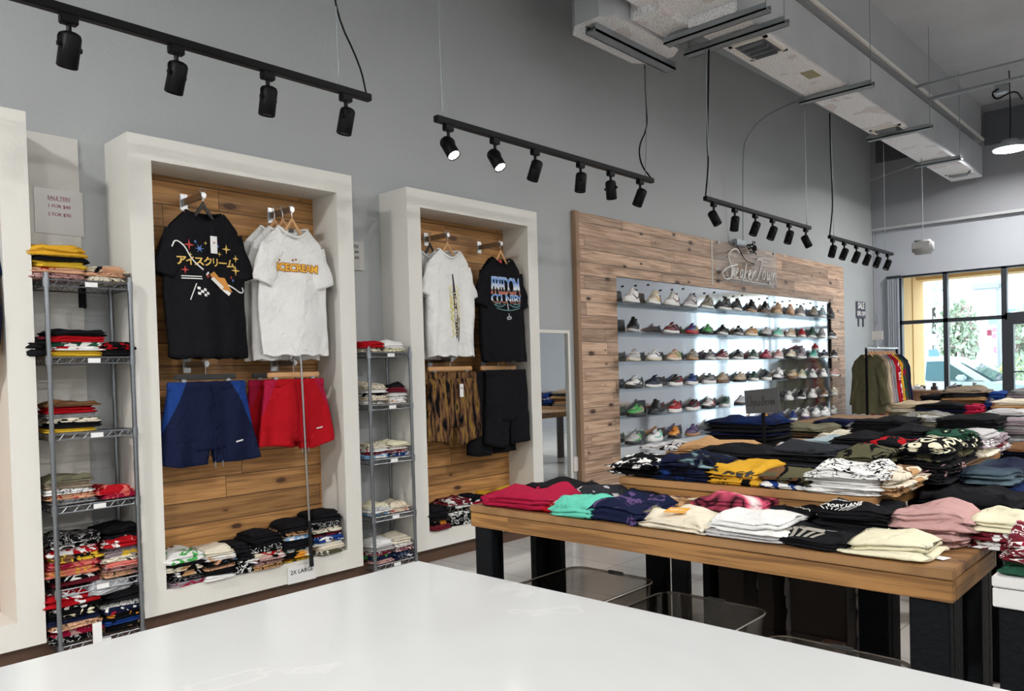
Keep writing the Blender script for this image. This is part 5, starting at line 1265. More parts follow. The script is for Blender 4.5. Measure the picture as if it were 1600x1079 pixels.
table(-2.273, -.535, 2.186, 2.665, .75, .084, 'long pine table with black legs nearest the white counter')
table(-1.80, -.842, 2.545, 3.30, .855, .055, 'raised pine table with the white tee stack, behind the nearest long table', leg_y=(.135 - .3775 + .02, .36))
table(-2.15, -.862, 3.45, 4.40, .855, .055, 'raised pine table carrying the grey hand-lettered sign')
M_wt = mat('white_laminate', (.66, .66, .66), .35)
table(-.452, .95, 2.19, 2.72, .75, .075, 'white topped table at the right edge beside the long pine table', m=M_wt, top=M_wt)
table(-.800, .95, 2.775, 3.60, .75, .06, 'low pine table with the faded blue jeans at the right edge')
table(-.915, .95, 4.60, 5.40, .755, .05, 'low pine table with dark jeans stacks behind the faded blue jeans')
table(-2.62, -1.10, 4.75, 5.75, .80, .06, 'pine table with olive and beige trousers in the middle of the shop', lm=M_legbr)
table(-2.75, -1.25, 6.3, 7.4, .80, .06, 'pine table with piles of tees toward the garment rack', lm=M_legbr)
table(-.95, .6, 6.1, 7.0, .80, .06, 'pine table of beige and grey piles at the right edge', lm=M_legbr)
table(-2.55, -1.35, 8.1, 9.2, .80, .06, 'farthest pine table in front of the storefront window', lm=M_legbr)
M_brown_desk = wood('brown_veneer', (.25, .13, .07), (.17, .085, .045), (.1, .05, .03), 'Z', 'X', .4, 4.0, gap=False, knots=0)
t = thing('window_desk', 'brown wood desk in front of the storefront window with four ornaments on it', 'desk', (-3.09, 12.55, 0))
b = B(); box(b, (-.51, -.25, .82), (.51, .25, .845), .003); obj('desktop', b, M_brown_desk, t)
b = B(); box(b, (-.50, -.235, 0), (.50, -.215, .82)); obj('front_panel', b, M_brown_desk, t)
for s in (-1, 1): b = B(); box(b, (s * .50, -.214, 0), (s * .48, .24, .82)); obj('side_panel', b, M_brown_desk, t)
for px, sp, st, lab, L in ((1433, 'white/lgrey/black/white', 'low', 'white low-top sneaker on the left end of the window desk', .24), (1491, 'grey/lgrey/char/white', 'chunky', 'grey chunky sneaker right of the middle on the window desk', .26)):
    sneaker((colx(px, 12.55, .845), 12.55, .845), R(180 if L < .25 else 150), sp, st, lab, L)
for px, lab in ((1460, 'small dark display cube left of the middle on the window desk'), (1523, 'small dark display cube on the right end of the window desk')):
    x = colx(px, 12.5, .845); b = B(); box(b, (x - .04, 12.46, .845), (x + .04, 12.54, .90), .006); cyl(b, (x, 12.5, .90), .025, .05, 12); tag(obj('display_cube', b, M_galv if px == 1523 else M_legbr), lab, 'ornament')

# white counter in the foreground
t = thing('checkout_counter', 'glossy white quartz counter in the foreground', 'counter', (0, 0, 0))
b = B(); box(b, (-1.236, -.75, .862), (2.3, 1.040, .900), .004); obj('worktop', b, M_counter, t)
b = B(); box(b, (-1.18, -.70, .0), (2.25, .98, .862)); obj('cabinet', b, M_white, t)

# ---------------------------------------------------------------- garments on the tables
# where the top rear edge of each stack shows (photo row), which fixes how thick its garments lie
DBG = False
TOPS = {(746, 856): 758, (838, 906): 770, (858, 927): 766, (904, 1006): 772, (996, 1104): 797, (1094, 1222): 794, (1200, 1322): 818, (1312, 1452): 828,
        (800, 905): 750, (885, 965): 757, (950, 1035): 757, (1010, 1075): 768, (1072, 1190): 768, (1186, 1262): 785, (1262, 1392): 778, (1380, 1512): 790,
        (948, 1030): 712, (1020, 1108): 708, (1098, 1190): 722, (1178, 1268): 732, (1256, 1376): 724, (1366, 1408): 733,
        (1190, 1300): 694, (1080, 1200): 697, (1296, 1392): 700, (1340, 1440): 686, (1406, 1478): 688, (1000, 1062): 700, (1050, 1165): 690, (1095, 1205): 652,
        (1207, 1250): 690, (1246, 1330): 684, (1295, 1380): 678, (1325, 1420): 653, (1375, 1440): 668, (1442, 1505): 672, (1487, 1540): 672, (1515, 1560): 676,
        (1205, 1290): 663, (1272, 1345): 674, (1262, 1332): 655, (1320, 1362): 658, (1365, 1425): 664, (1400, 1472): 645, (1455, 1560): 650, (1385, 1470): 629, (1425, 1512): 630, (1500, 1530): 633,
        (1436, 1480): 616, (1470, 1546): 607, (1560, 1640): 684, (1548, 1640): 652, (1530, 1600): 640, (1545, 1640): 624, (1537, 1572): 613, (1570, 1640): 609,
        (1486, 1610): 722, (1432, 1600): 762, (1424, 1486): 738, (1505, 1620): 797, (1556, 1640): 826}
def G(pl, pr_, y, z, d, specs, h, labels, cat='folded shirt', group=None, rz=0, nl=2, detail=1.3, messy=1.0, crown=.26, collar=None, tagp=None, name='folded_shirt', jit=.006, stk=False):
    """garments stacked bottom first between the photo columns pl..pr_, front edge at depth y on the surface z"""
    x0, x1 = colx(pl, y, z), colx(pr_, y, z); w = x1 - x0; zz = z + .001; n = len(specs)
    hl = [h] * n if isinstance(h, (int, float)) else list(h)
    if (pl, pr_) in TOPS:
        tot = max(.02 * n * .6, aty((pl + min(pr_, 1600)) / 2, TOPS[(pl, pr_)], y + d * .9).z - z) * 1.02
        if stk and tot / n < .017: k = max(1, int(tot / .020)); specs, labels, hl = specs[-k:], labels[-k:], hl[-k:]; n = k
        f = min(1.6, tot / sum(hl)); hl = [q * f for q in hl]
        if DBG: print('TOP', pl, pr_, n, round(tot, 3), round(f, 2))
    for i, s in enumerate(specs):
        hh = hl[i]; last = i == n - 1
        j = rnd.uniform
        o = fold(name, w * (1 + (0 if i == 0 else j(-.05, .01))), d * (1 + (0 if i == 0 else j(-.05, .01))), hh, s if not isinstance(s, str) else CL(s), ((x0 + x1) / 2 + (j(-jit, jit) if i else 0), y + d / 2 + (j(-jit, jit) if i else 0), zz), rz + (j(-.10, .10) if i else j(-.03, .03)),
                 labels[i] if i < len(labels) else labels[-1], cat, group, nl, detail, crown if last else crown * .7, messy if last else messy * .8, CL(collar) if collar and last else None, tagp if last else None)
        zz += hh * .99
    return o, zz
def stack(pl, pr_, y, z, d, specs, h, where, word='folded garment', cat='folded garment', **k):
    if (pl, pr_) in TOPS:
        tot = aty((pl + min(pr_, 1600)) / 2, TOPS[(pl, pr_)], y + d * .9).z - z; specs = specs[-max(1, min(len(specs), int(tot / .019))):]
    n = len(specs); labs = []
    for i, s in enumerate(specs):
        pos = 'top' if i == n - 1 else ('bottom' if i == 0 else '%s up' % ORD[i])
        labs.append('%s %s, %s of stack %s' % (desc(s), word.replace('folded ', ''), pos, where.replace('the ', '')))
    k.setdefault('name', word.replace(' ', '_')); k.setdefault('group', ('stack ' + where) if n > 1 else None)
    return G(pl, pr_, y, z, d, specs, h, labs, cat, **k)
Z1 = .751
def press(o, g, off=.0012):
    from mathutils.bvhtree import BVHTree
    me = g.data; bv = BVHTree.FromPolygons([v.co for v in me.vertices], [p.vertices[:] for p in me.polygons])
    M = Matrix.LocRotScale(o.location, o.rotation_euler, o.scale); MI = M.inverted()
    for v in o.data.vertices:
        p = M @ v.co; h = bv.ray_cast(Vector((p.x, p.y, .5)), Vector((0, 0, -1)))
        if h[0] is not None: v.co = MI @ Vector((p.x, p.y, h[0].z + off + (p.z - o.location.z)))
def press_front(o, g, off=.0015):
    from mathutils.bvhtree import BVHTree
    me = g.data; bv = BVHTree.FromPolygons([v.co for v in me.vertices], [p.vertices[:] for p in me.polygons])
    M = Matrix.LocRotScale(o.location, o.rotation_euler, o.scale); MI = M.inverted()
    for v in o.data.vertices:
        p = M @ v.co; h = bv.ray_cast(Vector((p.x, -1, p.z)), Vector((0, 1, 0)))
        if h[0] is not None: v.co = MI @ Vector((p.x, h[0].y - off + (p.y - o.location.y), p.z))
def flat(bm, pts, it=1, r=.002):
    q = smoothpts([(a, c, 0) for a, c in pts], it)
    for k in range(len(q) - 1):
        dd = q[k + 1] - q[k]
        if dd.length < 1e-6: continue
        nn = Vector((-dd.y, dd.x, 0)) / dd.length * r; e = dd / dd.length * r * .4
        lo = [bm.verts.new(p) for p in (q[k] - nn - e, q[k + 1] - nn + e, q[k + 1] + nn + e, q[k] + nn - e)]
        bm.faces.new(lo); bm.faces.new([bm.verts.new(v.co + Vector((0, 0, .0006))) for v in lo])
# nearest table, front row
G(746, 856, 2.205, Z1, .27, ['crim'], .034, ['crimson folded tee at the left end of the nearest pine table'], messy=1.4, collar='crim')
G(838, 906, 2.22, Z1, .25, ['red/print/white/tan'], .030, ['red folded tee with white print between the crimson and the mint tees'], collar='red')
G(858, 927, 2.195, Z1, .22, ['mint'], .030, ['mint green folded tee on the front edge of the nearest pine table'], messy=1.2)
G(904, 1006, 2.195, Z1, .27, ['navy/print/purple/olive2'], .036, ['navy tee with dark floral print beside the mint tee'], messy=1.3, collar='navy')
G(996, 1104, 2.192, Z1, .22, ['cream'], .030, ['cream folded tee under the orange swing tag'], messy=1.5, collar='cream')
G(1094, 1222, 2.200, Z1, .25, ['lgrey', 'white'], [.016, .030], ['pale grey tee directly under the white tee on the nearest pine table', 'white folded tee in the middle of the front edge of the nearest pine table'], collar='white')
o, _ = G(1200, 1322, 2.205, Z1, .26, ['black'], .036, ['black folded tee with a grey bone hand print on its front edge'], messy=1.2)
b = B()
for i in range(4):
    x = -.035 + i * .020
    for k in range(3): flat(b, [(x - .006 * (1.5 - i) * k * .4, -.100 + k * .022), (x - .006 * (1.5 - i) * (k + .8) * .4, -.083 + k * .022)], 0, .0055)
flat(b, [(-.075, -.060), (-.058, -.045)], 0, .006); flat(b, [(-.052, -.040), (-.035, -.028)], 0, .006); flat(b, [(-.03, -.028), (.03, -.024)], 0, .010)
k = obj('bone_print', b, mat('bone_ink', (.32, .30, .26), .8), o); k.location = (-.02, 0, 0); press(k, o)
b = B(); flat(b, [(.0, .03), (.035, .022), (.06, .006)], 1, .0018); k = obj('white_line', b, M_whiteink, o); press(k, o)
G(1312, 1452, 2.205, Z1, .22, ['lyel'], .034, ['pale yellow folded tee near the right corner of the nearest pine table'], collar='lyel', messy=.9)
# swing tags
b = B(); box(b, (-.036, -.030, 0), (.036, .030, .0015)); o = obj('swing_tag', b, mat('orange_card', (.80, .38, .06), .5)); p = at(1058, 797, .814); o.location = (p.x, p.y, .814); o.rotation_euler = (.10, -.04, .15); tag(o, 'orange cardboard swing tag lying on the cream tee', 'tag')
text('ORIGINAL', .011, M_whiteink, o, (0, 0, .002), (0, 0, 0))
b = B(); box(b, (-.028, -.018, 0), (.028, .018, .0012)); o = obj('swing_tag', b, M_paper); p = at(1464, 870, .753); o.location = (p.x, p.y, .7525); o.rotation_euler = (0, 0, -.3); tag(o, 'white swing tag on the bare table beside the pale yellow tee', 'tag')
# nearest table, back row
G(800, 905, 2.45, Z1, .24, ['offblack/line/lgrey', 'offblack'], [.022, .030], ['black printed tee under the washed black tee at the rear left of the nearest table', 'washed black tee at the rear left corner of the nearest table'], messy=1.3)
G(885, 965, 2.42, Z1, .22, ['char/print/lgrey/purple'], .030, ['charcoal tee with pale print behind the mint tee'], messy=1.3)
G(950, 1035, 2.44, Z1, .22, ['black'], .030, ['plain black tee with a white tag behind the navy floral tee'], messy=1.2, tagp=1)
G(1010, 1075, 2.40, Z1, .20, ['tan/print/brown/cream'], .026, ['brown printed tee behind the orange swing tag'])
G(1072, 1190, 2.40, Z1, .25, ['crim/tiedye/black/white', 'white/tiedye/crim/black', 'white/tiedye/hot/black@0.8'], [.022, .026, .034], ['dark crimson tie-dyed tee at the base of the tie-dye stack', 'red and white tie-dyed tee in the middle of the tie-dye stack', 'pink and white tie-dyed tee on top of the tie-dye stack'], messy=1.2, collar='crim', group='tie-dyed tees on the nearest table')
o, _ = G(1186, 1262, 2.40, Z1, .22, ['black/print/offblack'], .034, ['black tee with small white script beside the tie-dye stack'])
b = B(); q = random.Random(9)
for i in range(10): flat(b, [(-.055 + i * .011, q.uniform(-.010, .008)), (-.048 + i * .011, q.uniform(-.008, .012)), (-.044 + i * .011, q.uniform(-.012, .004))], 1, .0016)
k = obj('script_print', b, M_whiteink, o); k.location = (0, -.02, 0); press(k, o)
o, zt = G(1262, 1392, 2.40, Z1, .26, ['black', 'offblack', 'black'], [.030, .030, .034], ['black tee at the base of the lettered black stack', 'washed black tee in the middle of the lettered black stack', 'black tee lettered MEMORY LANE on top of its stack'], messy=1.3, group='black tees beside the pink hoodies')
k = text('MEMORY LANE', .023, M_whiteink, o, (-.03, -.01, 0), (0, 0, .06), spacing=1.0, offset=.0004); press(k, o)
b = B(); flat(b, [(-.105, -.020), (.045, -.011)], 0, .0016); flat(b, [(-.108, .018), (.042, .027)], 0, .0016); flat(b, [(-.105, -.020), (-.108, .018)], 0, .0016); flat(b, [(.045, -.011), (.042, .027)], 0, .0016)
k = obj('print_frame', b, M_whiteink, o); press(k, o)
k = text('MEMORY LANE', .020, M_whiteink, o, (-.055, -.060, 0), (0, 0, .05), offset=.0003); press(k, o)
b = B()
for i in range(7): flat(b, [(-.105 + i * .018, -.078), (-.085 + i * .011, -.108)], 0, .0016)
flat(b, [(-.115, -.074), (.01, -.068)], 0, .0014); k = obj('ray_print', b, M_whiteink, o); press(k, o)
o, _ = G(1380, 1512, 2.425, Z1, .23, ['pink', 'pink', 'pink'], [.030, .030, .046], ['pink hoodie at the base of the pink stack', 'pink hoodie in the middle of the pink stack', 'pink hoodie on top of the pink stack'], cat='folded hoodie', name='folded_hoodie', messy=1.5, group='pink hoodies on the nearest table')
# raised table
Z2 = .856
G(948, 1030, 2.57, Z2, .26, ['black/print/white', 'offblack', 'black/print/white/offblack'], [.026, .03, .034], ['black and white tee at the base of the stack on the raised table left corner', 'washed black tee inside the stack on the raised table left corner', 'black tee with white shoulder print on the raised table left corner'], messy=1.3, group='black tees on the left corner of the raised table')
G(1020, 1108, 2.555, Z2, .27, ['navy/print/blue/black', 'blue/tiedye/black/navy', 'blue/tiedye/navy/black', 'lblue/tiedye/black/navy@1.6'], [.026, .03, .03, .036], ['navy tie-dyed tee at the base of the blue and black stack', 'black and blue tie-dyed tee second in the blue and black stack', 'navy and black tie-dyed tee third in the blue and black stack', 'black tee with pale blue tie-dye on top of the blue and black stack'], messy=1.4, group='blue and black tie-dyed tees on the raised table')
M_must = cloth(C_['must'])
o, _ = G(1098, 1190, 2.56, Z2, .25, ['must/print/black/yel@.6', 'must'], [.024, .040], ['mustard and black tee under the mustard tee lettered Lost', 'mustard tee with black lettering Lost on its folded edge'], messy=1.3)
t_ = text('Lost', .078, M_ink, o, (0, -.15, .020), (PI / 2, 0, 0), offset=.0040, spacing=1.1); t_.scale = (1, .50, 1); press_front(t_, o)
G(1178, 1268, 2.56, Z2, .25, ['blue/print/white/navy', 'olive/camo/black/brown', 'olive/camo/offblack/brown'], [.034, .026, .026], ['blue and white tee at the base of the camouflage stack', 'camouflage tee in the middle of the stack on the raised table', 'dark camouflage tee on top of the blue tee'], messy=1.3, group='camouflage stack on the raised table')
o, zt = G(1256, 1376, 2.550, Z2, .27, ['white', 'white', 'white', 'white/line/black'], [.034, .030, .030, .034], ['white tee at the base of the white stack on the raised table', 'white tee second from the bottom of the white stack', 'white tee third from the bottom of the white stack', 'white tee with thin black scroll print on top of the white stack'], messy=1.5, group='white tees on the raised table', collar='white')
G(1366, 1408, 2.58, Z2, .28, ['tan/line/black/cream', 'cream/print/brown/tan'], [.034, .040], ['brown patterned shirt under the snake patterned one beside the white stack', 'cream and brown snake patterned shirt at the right end of the raised table'], messy=1.4)
stack(1190, 1300, 2.83, Z2, .26, ['black', 'char', 'offblack', 'char', 'black', 'char'], .027, 'behind the camouflage tees', 'folded jeans', 'jeans', messy=1.2)
stack(1080, 1200, 3.02, Z2, .25, ['black', 'navy', 'black'], .030, 'behind the blue and black tie-dyed tees', 'folded tee', 'folded tee', messy=1.2)
stack(1296, 1392, 2.86, Z2, .27, ['offblack', 'black', 'offblack', 'black', 'olive/print/black'], .030, 'behind the white tee stack', 'folded hoodie', 'folded hoodie', messy=1.2)
o, _ = stack(1340, 1440, 3.0, Z2, .28, ['black', 'offblack', 'black', 'black/print/red@0.6', 'offblack', 'black/print/red/offblack@0.6'], .030, 'with the red print on the raised table', 'folded hoodie', 'folded hoodie', messy=1.2)
stack(1406, 1478, 2.92, Z2, .30, ['black', 'black/print/pink/offblack', 'black', 'offblack/print/olive', 'black/floral/lyel/offblack@.7'], .033, 'at raised table right rear corner', 'folded hoodie', 'folded hoodie', messy=1.3)
# sign table
stack(1000, 1062, 3.47, Z2, .28, ['white/print/navy', 'white', 'black/print/white', 'lgrey/print/black/white'], .028, 'behind the raised table left corner', 'folded tee', 'folded tee', messy=1.3, name='folded_tee')
stack(1050, 1165, 3.46, Z2, .27, ['brown', 'black', 'taupe', 'taupe', 'tan'], .026, 'left of the grey sign post', 'folded trousers', 'trousers', messy=1.2)
stack(1095, 1205, 3.95, Z2, .32, ['black', 'offblack', 'black', 'navy', 'black', 'offblack', 'navy/denim/black/blue'], .034, 'directly left of the grey sign post', 'folded jeans', 'jeans', messy=1.1, crown=.5)
stack(1207, 1250, 3.62, Z2, .25, ['white', 'lgrey', 'grey', 'char', 'lgrey'], .022, 'at the foot of the grey sign post', 'folded tee', 'folded tee')
stack(1246, 1330, 3.60, Z2, .26, ['navy', 'char', 'lblue', 'char', 'lblue/denim/lgrey/white'], .026, 'right of the grey sign post', 'folded jeans', 'jeans', messy=1.2)
stack(1295, 1380, 3.50, Z2, .28, ['navy', 'black', 'black', 'navy', 'black', 'offblack', 'black', 'black', 'offblack'], .030, 'of black jeans in the middle tables', 'folded jeans', 'jeans')
stack(1325, 1420, 3.95, Z2, .3, ['black', 'navy', 'black', 'black', 'navy', 'black', 'offblack', 'black', 'black', 'black'], .027, 'the tall black one behind the red print', 'folded jeans', 'jeans')
stack(1375, 1440, 3.45, Z2, .3, ['black', 'navy', 'black', 'navy', 'offblack'], .030, 'in front of the tall black jeans stack', 'folded jeans', 'jeans')
stack(1442, 1505, 3.50, Z2, .33, ['black', 'olive', 'black/print/lyel', 'dgreen/floral/black/lyel'], .030, 'beside the mauve stack', 'folded hoodie', 'folded hoodie')
stack(1487, 1540, 3.80, Z2, .28, ['cream', 'mauve/print/white', 'lgrey'], [.03, .024, .026], 'over the pine table corner at right', 'folded tee', 'folded tee')
stack(1515, 1560, 4.02, Z2, .3, ['mauve/floral/maroon', 'mauve/floral/white/maroon', 'maroon/floral/lgrey', 'mauve'], .026, 'at the pine table corner', 'folded shirt', 'folded shirt')
# middle tables
Z3 = .801
stack(1205, 1290, 4.80, Z3, .34, ['black', 'black', 'brown', 'olive', 'olive2'], .036, 'of olive trousers behind the sign', 'folded trousers', 'trousers', messy=1.2)
stack(1272, 1345, 4.78, Z3, .30, ['lgrey', 'beige', 'beige', 'cream'], .028, 'of beige trousers behind the sign', 'folded trousers', 'trousers')
stack(1262, 1332, 5.35, Z3, .34, ['black', 'purple', 'black', 'navy'], .034, 'of black trousers behind the beige ones', 'folded trousers', 'trousers')
stack(1320, 1362, 5.3, Z3, .30, ['maroon', 'grey', 'lgrey', 'grey'], .026, 'of grey trousers behind the beige ones', 'folded trousers', 'trousers')
stack(1365, 1425, 4.80, Z3, .34, ['black', 'navy', 'black', 'olive', 'offblack'], .030, 'left of the grey camouflage trousers', 'folded jeans', 'jeans')
stack(1400, 1472, 5.10, Z3, .34, ['grey', 'olive2', 'olive2/camo/grey/olive', 'grey/camo/olive2/lgrey'], .036, 'of camouflage trousers', 'folded trousers', 'trousers')
stack(1455, 1560, 4.80, Z3, .36, ['black', 'navy', 'black', 'dgreen', 'black', 'black'], .030, 'the wide black one in the middle tables', 'folded jeans', 'jeans', messy=1.1)
stack(1385, 1470, 6.35, Z3, .34, ['tan', 'olive2', 'olive2', 'cream', 'beige'], .028, 'of beige trousers behind the camouflage ones', 'folded trousers', 'trousers')
stack(1425, 1512, 6.0 + .32, Z3, .36, ['black', 'navy', 'black', 'char', 'navy', 'offblack'], .030, 'of navy hoodies in front of the desk', 'folded hoodie', 'folded hoodie')
stack(1500, 1530, 6.33, Z3, .3, ['maroon', 'red', 'crim'], .040, 'of red shorts beside the navy hoodies', 'folded shorts', 'shorts')
stack(1436, 1480, 8.15, Z3, .36, ['black', 'char', 'navy', 'black'], .036, 'of dark tees in front of the desk', 'folded tee', 'folded tee')
stack(1470, 1546, 8.12, Z3, .38, ['taupe', 'tan', 'brown', 'tan', 'char', 'taupe'], .034, 'the brown one in front of the desk', 'folded hoodie', 'folded hoodie', messy=1.5, crown=.6)
# right edge piles
Z4 = .756
stack(1560, 1640, 4.64, Z4, .4, ['navy', 'black', 'navy', 'black', 'navy', 'brown'], [.034, .034, .034, .034, .034, .02], 'of dark jeans at the right edge', 'folded jeans', 'jeans')
stack(1548, 1640, 5.02, Z4 + .0, .36, ['grey', 'taupe', 'lgrey', 'grey', 'mauve', 'lgrey', 'mauve'], .036, 'of mauve sweatshirts at the right edge', 'folded sweatshirt', 'sweatshirt', messy=1.2)
stack(1530, 1600, 6.15, Z3, .34, ['lgrey', 'cream', 'char', 'dgreen', 'lgrey'], .030, 'of grey and green shirts at the right edge', 'folded shirt', 'folded shirt')
stack(1545, 1640, 6.55, Z3, .36, ['lgrey', 'white', 'beige', 'cream', 'tan', 'cream'], .032, 'of cream shirts near the right edge', 'folded shirt', 'folded shirt')
table(-1.22, .3, 8.0, 9.0, .80, .06, 'far pine table in front of the glass door', lm=M_legbr)
stack(1537, 1572, 8.1, Z3, .36, ['navy', 'blue', 'blue/print/white/navy', 'blue'], .036, 'the blue one in front of the glass door', 'folded jersey', 'jersey')
stack(1570, 1640, 8.1, Z3, .38, ['black', 'char', 'lgrey', 'mauve', 'grey'], .036, 'the grey one in front of the glass door', 'folded sweatshirt', 'sweatshirt')
# jeans and garments on the right tables
o, _ = G(1486, 1610, 3.02, Z1, .40, ['navy/denim/blue/char', 'navy', 'navy/denim/blue/char', 'navy/denim/char/lblue@0.8'], [.034, .030, .034, .040], ['faded navy jeans at the base of the ripped jeans stack', 'plain dark jeans second in the ripped jeans stack', 'faded navy jeans third in the ripped jeans stack', 'faded ripped blue jeans on top of the stack at the right edge'], 'jeans', messy=1.8, name='folded_jeans', group='ripped blue jeans at the right edge', crown=.5)
G(1432, 1600, 2.79, Z1, .30, ['black', 'black', 'offblack'], [.036, .036, .036], ['black jeans at the base of the wide pile before the ripped jeans', 'black jeans in the middle of the wide pile before the ripped jeans', 'washed black jeans on top of the wide pile before the ripped jeans'], 'jeans', messy=1.3, name='folded_jeans', group='black jeans before the ripped jeans')
G(1424, 1486, 3.10, Z1, .34, ['black', 'navy', 'black'], [.036, .036, .036], ['black jeans at the base of the narrow pile beside the raised table', 'navy jeans in the middle of the narrow pile beside the raised table', 'black jeans on top of the narrow pile beside the raised table'], 'jeans', messy=1.3, name='folded_jeans', group='jeans beside the raised table')
G(1505, 1620, 2.47, Z1, .25, ['maroon/floral/white', 'maroon/floral/white/black', 'lyel'], [.034, .030, .036], ['maroon paisley shirt at the base of the pile on the white table', 'maroon paisley shirt directly under the pale green tee', 'pale green yellow tee on top of the paisley shirts'], messy=1.2, crown=.5, group='pile on the white table')
G(1556, 1640, 2.215, Z1, .22, ['dgreen/print/mint/black', 'maroon/line/white/crim'], [.018, .040], ['green patterned scarf edge under the maroon paisley shirt', 'maroon and white paisley shirt at the near corner of the white table'], messy=1.5)

# hand-lettered sign on its post
p0, p1 = colx(1168, 4.0, 1.08), colx(1226, 4.0, 1.10)
t = thing('table_sign', 'grey board hand-lettered Chyso Denim on a black post', 'sign', (colx(1200, 4.0, .86) - .002, 3.80, .857))
t.location.y = 3.86; t.location.x += .045
b = B(); box(b, (-.075, -.06, 0), (.075, .06, .008), .002); tube(b, [(0, 0, .008), (0, 0, .24)], .009, 10); obj('post', b, M_black, t)
b = B(); w = .102; box(b, (-w, -.004, -.060), (w, .004, .062), .001); sb = obj('board', b, M_grey_plas, t); sb.location = (0, -.012, .235); sb.rotation_euler = (0, R(-4.5), R(-10))
b = B(); script(b, 'Chyso_Denim', -.092, -.022, .172, .052, .0012, plane='X', off=-.005, slant=.12, adv={'C': .75, '_': .12, 'D': .75, 'i': .22, 'm': .6, 'h': .5, 's': .5, 'y': .5}, sm=2)
obj('hand_lettering', b, M_ink, sb)

# ---------------------------------------------------------------- garment rack
t = thing('garment_rack', 'black and chrome garment rack in the corner beside the window', 'rack', (-3.70, 11.0, 0))
b = B(); tube(b, [(0, -.02, 1.463), (0, 1.32, 1.463)], .013, 10); obj('rail', b, M_chrome, t)
for y in (0, 1.28):
    b = B(); box(b, (-.014, y - .014, .05), (.014, y + .014, 1.47), .003); obj('upright', b, M_black, t)
    b = B(); box(b, (-.25, y - .02, .03), (.25, y + .02, .06), .004); obj('foot', b, M_black, t)
b = B(); box(b, (-.015, .0, .08), (.015, 1.28, .10)); obj('base_rail', b, M_black, t)
b = B(); tube(b, [(0, .45, 1.475), (0, .45, 1.58)], .005, 8); box(b, (-.012, .42, 1.468), (.012, .48, 1.485)); hd = obj('sign_holder', b, M_chrome, t)
b = B(); box(b, (-.075, .445, 1.58), (.075, .455, 1.70), .002); obj('card', b, M_paper, hd)
JK = [('olive', 'olive green sweatshirt at the front of the garment rack', .44, .80), ('taupe', 'taupe sweatshirt second on the garment rack', .42, .78), ('beige', 'beige sweatshirt third on the garment rack', .42, .80), ('mauve', 'dusty mauve hoodie on the garment rack', .42, .78), ('grey', 'grey hoodie behind the dusty mauve one on the garment rack', .42, .74), ('red', 'long red hoodie in the middle of the garment rack', .42, .84), ('crim/print/white', 'crimson hoodie behind the long red one on the garment rack', .42, .82), ('must', 'mustard hoodie glimpsed between red and green on the garment rack', .42, .60), ('dgreen/print/crim@.5', 'dark green jacket with crimson patch on the garment rack', .43, .78), ('char', 'charcoal hoodie near the far end of the garment rack', .43, .76), ('navy', 'navy hoodie at the far end of the garment rack', .43, .80)]
for i, (sp, lab, w_, L_) in enumerate(JK):
    y = 11.09 + i * .105
    h = hanger(-3.70, y, 1.474, M_hang, 'wood hanger, %s from the front of the garment rack' % (['first', 'second', 'third', 'fourth', 'fifth', 'sixth', 'seventh', 'eighth', 'ninth', 'tenth', 'eleventh'][i]), .38, rz=-PI / 2)
    tee('hanging_jacket', -3.70, y, 1.372, w_, L_, CL(sp), lab, 11 + i * 1.3, rz=-PI / 2, sl=.56, slw=.13, sl_ang=83, t0=.016, t1=.026, fold=.006, cat='jacket')

# ---------------------------------------------------------------- clear storage bins under the nearest table
def bin_(x0, x1, y0, y1, z0, z1, label):
    t = thing('storage_bin', label, 'storage bin', ((x0 + x1) / 2, (y0 + y1) / 2, z0)); w, d, h = (x1 - x0) / 2, (y1 - y0) / 2, z1 - z0
    def rr(k, z, r=.06):
        pts = []
        for cx, cy, a0 in ((w * k - r, d * k - r, 0), (-w * k + r, d * k - r, 90), (-w * k + r, -d * k + r, 180), (w * k - r, -d * k + r, 270)):
            for i in range(5): a = R(a0 + i * 22.5); pts.append((cx + r * math.cos(a), cy + r * math.sin(a), z))
        return pts
    b = B(); loft(b, [rr(.86, 0), rr(.98, h), rr(1.0, h), rr(1.0, h - .012), rr(.99, h - .012)], cap=False); b.faces.new([b.verts.new(p) for p in rr(.86, 0)]); 
    o = obj('tub', b, M_bin, t); sm = o.modifiers.new('thickness', 'SOLIDIFY'); sm.thickness = .0025
    b = B(); tube(b, rr(1.0, h - .004), .0022, 6, closed=True); obj('rim', b, mat('clear_rim', (.72, .71, .68), .25, spec=.6), t)
    b = B(); box(b, (-.035, d * 1.0 - .004, h - .012), (.035, d + .008, h + .003), .003); obj('handle', b, M_grey_plas, t)
    return t
bin_(-1.99, -1.60, 2.08, 2.50, .13, .49, 'clear plastic storage bin at the left under the nearest table')
bin_(-1.57, -1.16, 2.06, 2.50, .10, .46, 'clear plastic storage bin in the middle under the nearest table')
bin_(-1.13, -.70, 2.04, 2.46, .06, .40, 'clear plastic storage bin at the right under the nearest table')
b = B(); box(b, (-2.02, 2.05, 0), (-.68, 2.52, .05), .004)
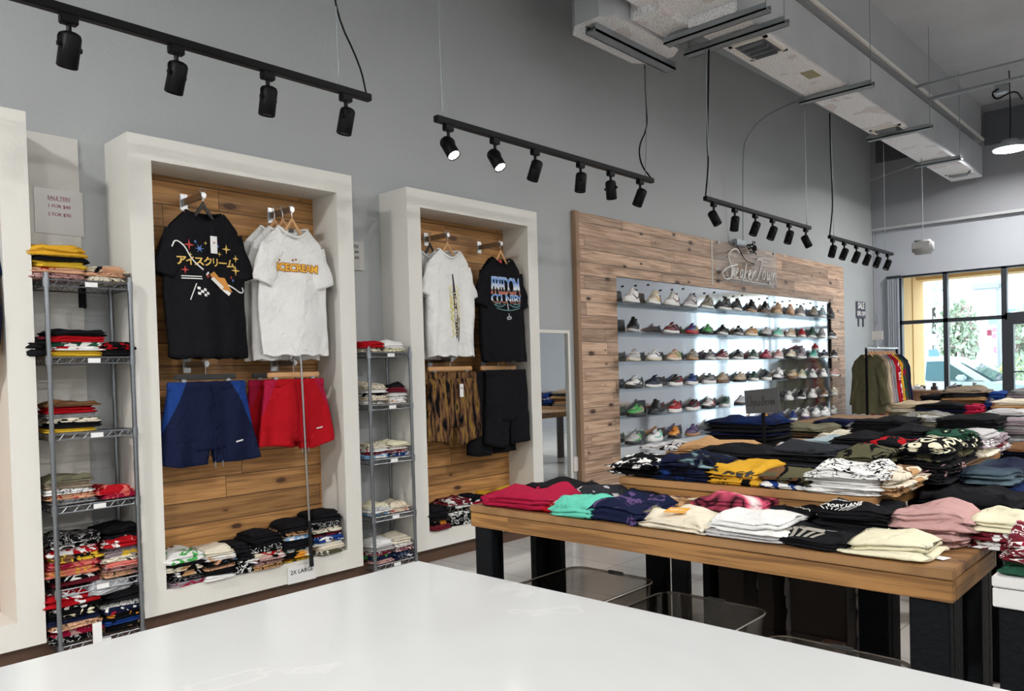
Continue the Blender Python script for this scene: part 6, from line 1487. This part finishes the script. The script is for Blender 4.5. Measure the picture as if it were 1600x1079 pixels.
for p in ((-1.99, 2.08, .05, -1.60, 2.5, .13), (-1.57, 2.06, .05, -1.16, 2.5, .10), (-1.13, 2.04, .05, -.70, 2.46, .06)): box(b, p[:3], p[3:])
tag(obj('storage_plinth', b, M_legbr), 'low dark plinth under the clear storage bins', 'plinth')
x0, x1 = colx(1279, 2.95, .1), colx(1312, 2.95, .1); b = B(); box(b, (-(x1 - x0) / 2, -.07, 0), ((x1 - x0) / 2, .07, .22), .004); box(b, (-(x1 - x0) / 2 + .01, -.072, .12), ((x1 - x0) / 2 - .01, -.069, .125))
o = obj('cardboard_box', b, mat('tan_cardboard', (.36, .24, .18), .8, bump=.3, bscale=20)); o.location = ((x0 + x1) / 2, 2.95, 0); tag(o, 'tan cardboard box standing on the floor under the tables', 'box')
M_plw = mat('crumpled_clear_wrap', (.62, .60, .61), .25, bump=1.0, bscale=14, var=.3)
for pl, pr2, y, h, lab in ((1122, 1163, 3.05, .60, 'dark brown crate under the raised table, leftmost of three'), (1183, 1208, 3.05, .60, 'narrow dark brown crate under the raised table, middle of three'), (1234, 1322, 3.10, .60, 'wide dark brown crate under the raised table, rightmost of three')):
    x0, x1 = colx(pl, y, .4), colx(pr2, y, .4); t = thing('wooden_crate', lab, 'crate', ((x0 + x1) / 2, y, 0)); w = (x1 - x0) / 2
    b = B(); box(b, (-w, 0, 0), (w, .22, h), .004); obj('crate_body', b, M_legbr, t)
    b = B(); box(b, (-w, -.006, h * .3), (w, 0, h * .32)); obj('slat', b, M_legbr, t); b = B(); box(b, (-w, -.006, h * .66), (w, 0, h * .68)); obj('slat', b, M_legbr, t)
for pl, pr2, y, h, lab in ((1160, 1186, 3.16, .55, 'crumpled clear wrapped parcel between the left and middle crates'), (1206, 1236, 3.16, .55, 'crumpled clear wrapped parcel between the middle and wide crates'), (1320, 1350, 3.2, .50, 'grey wrapped parcel right of the wide dark crate')):
    x0, x1 = colx(pl, y, .4), colx(pr2, y, .4); w = x1 - x0
    bm = fold_bm(w, .2, h, y * pl, 5, 1.2, .3, .8); o = obj('wrapped_parcel', bm, M_plw, smooth=True); o.location = ((x0 + x1) / 2, y + .1, 0); tag(o, lab, 'parcel')
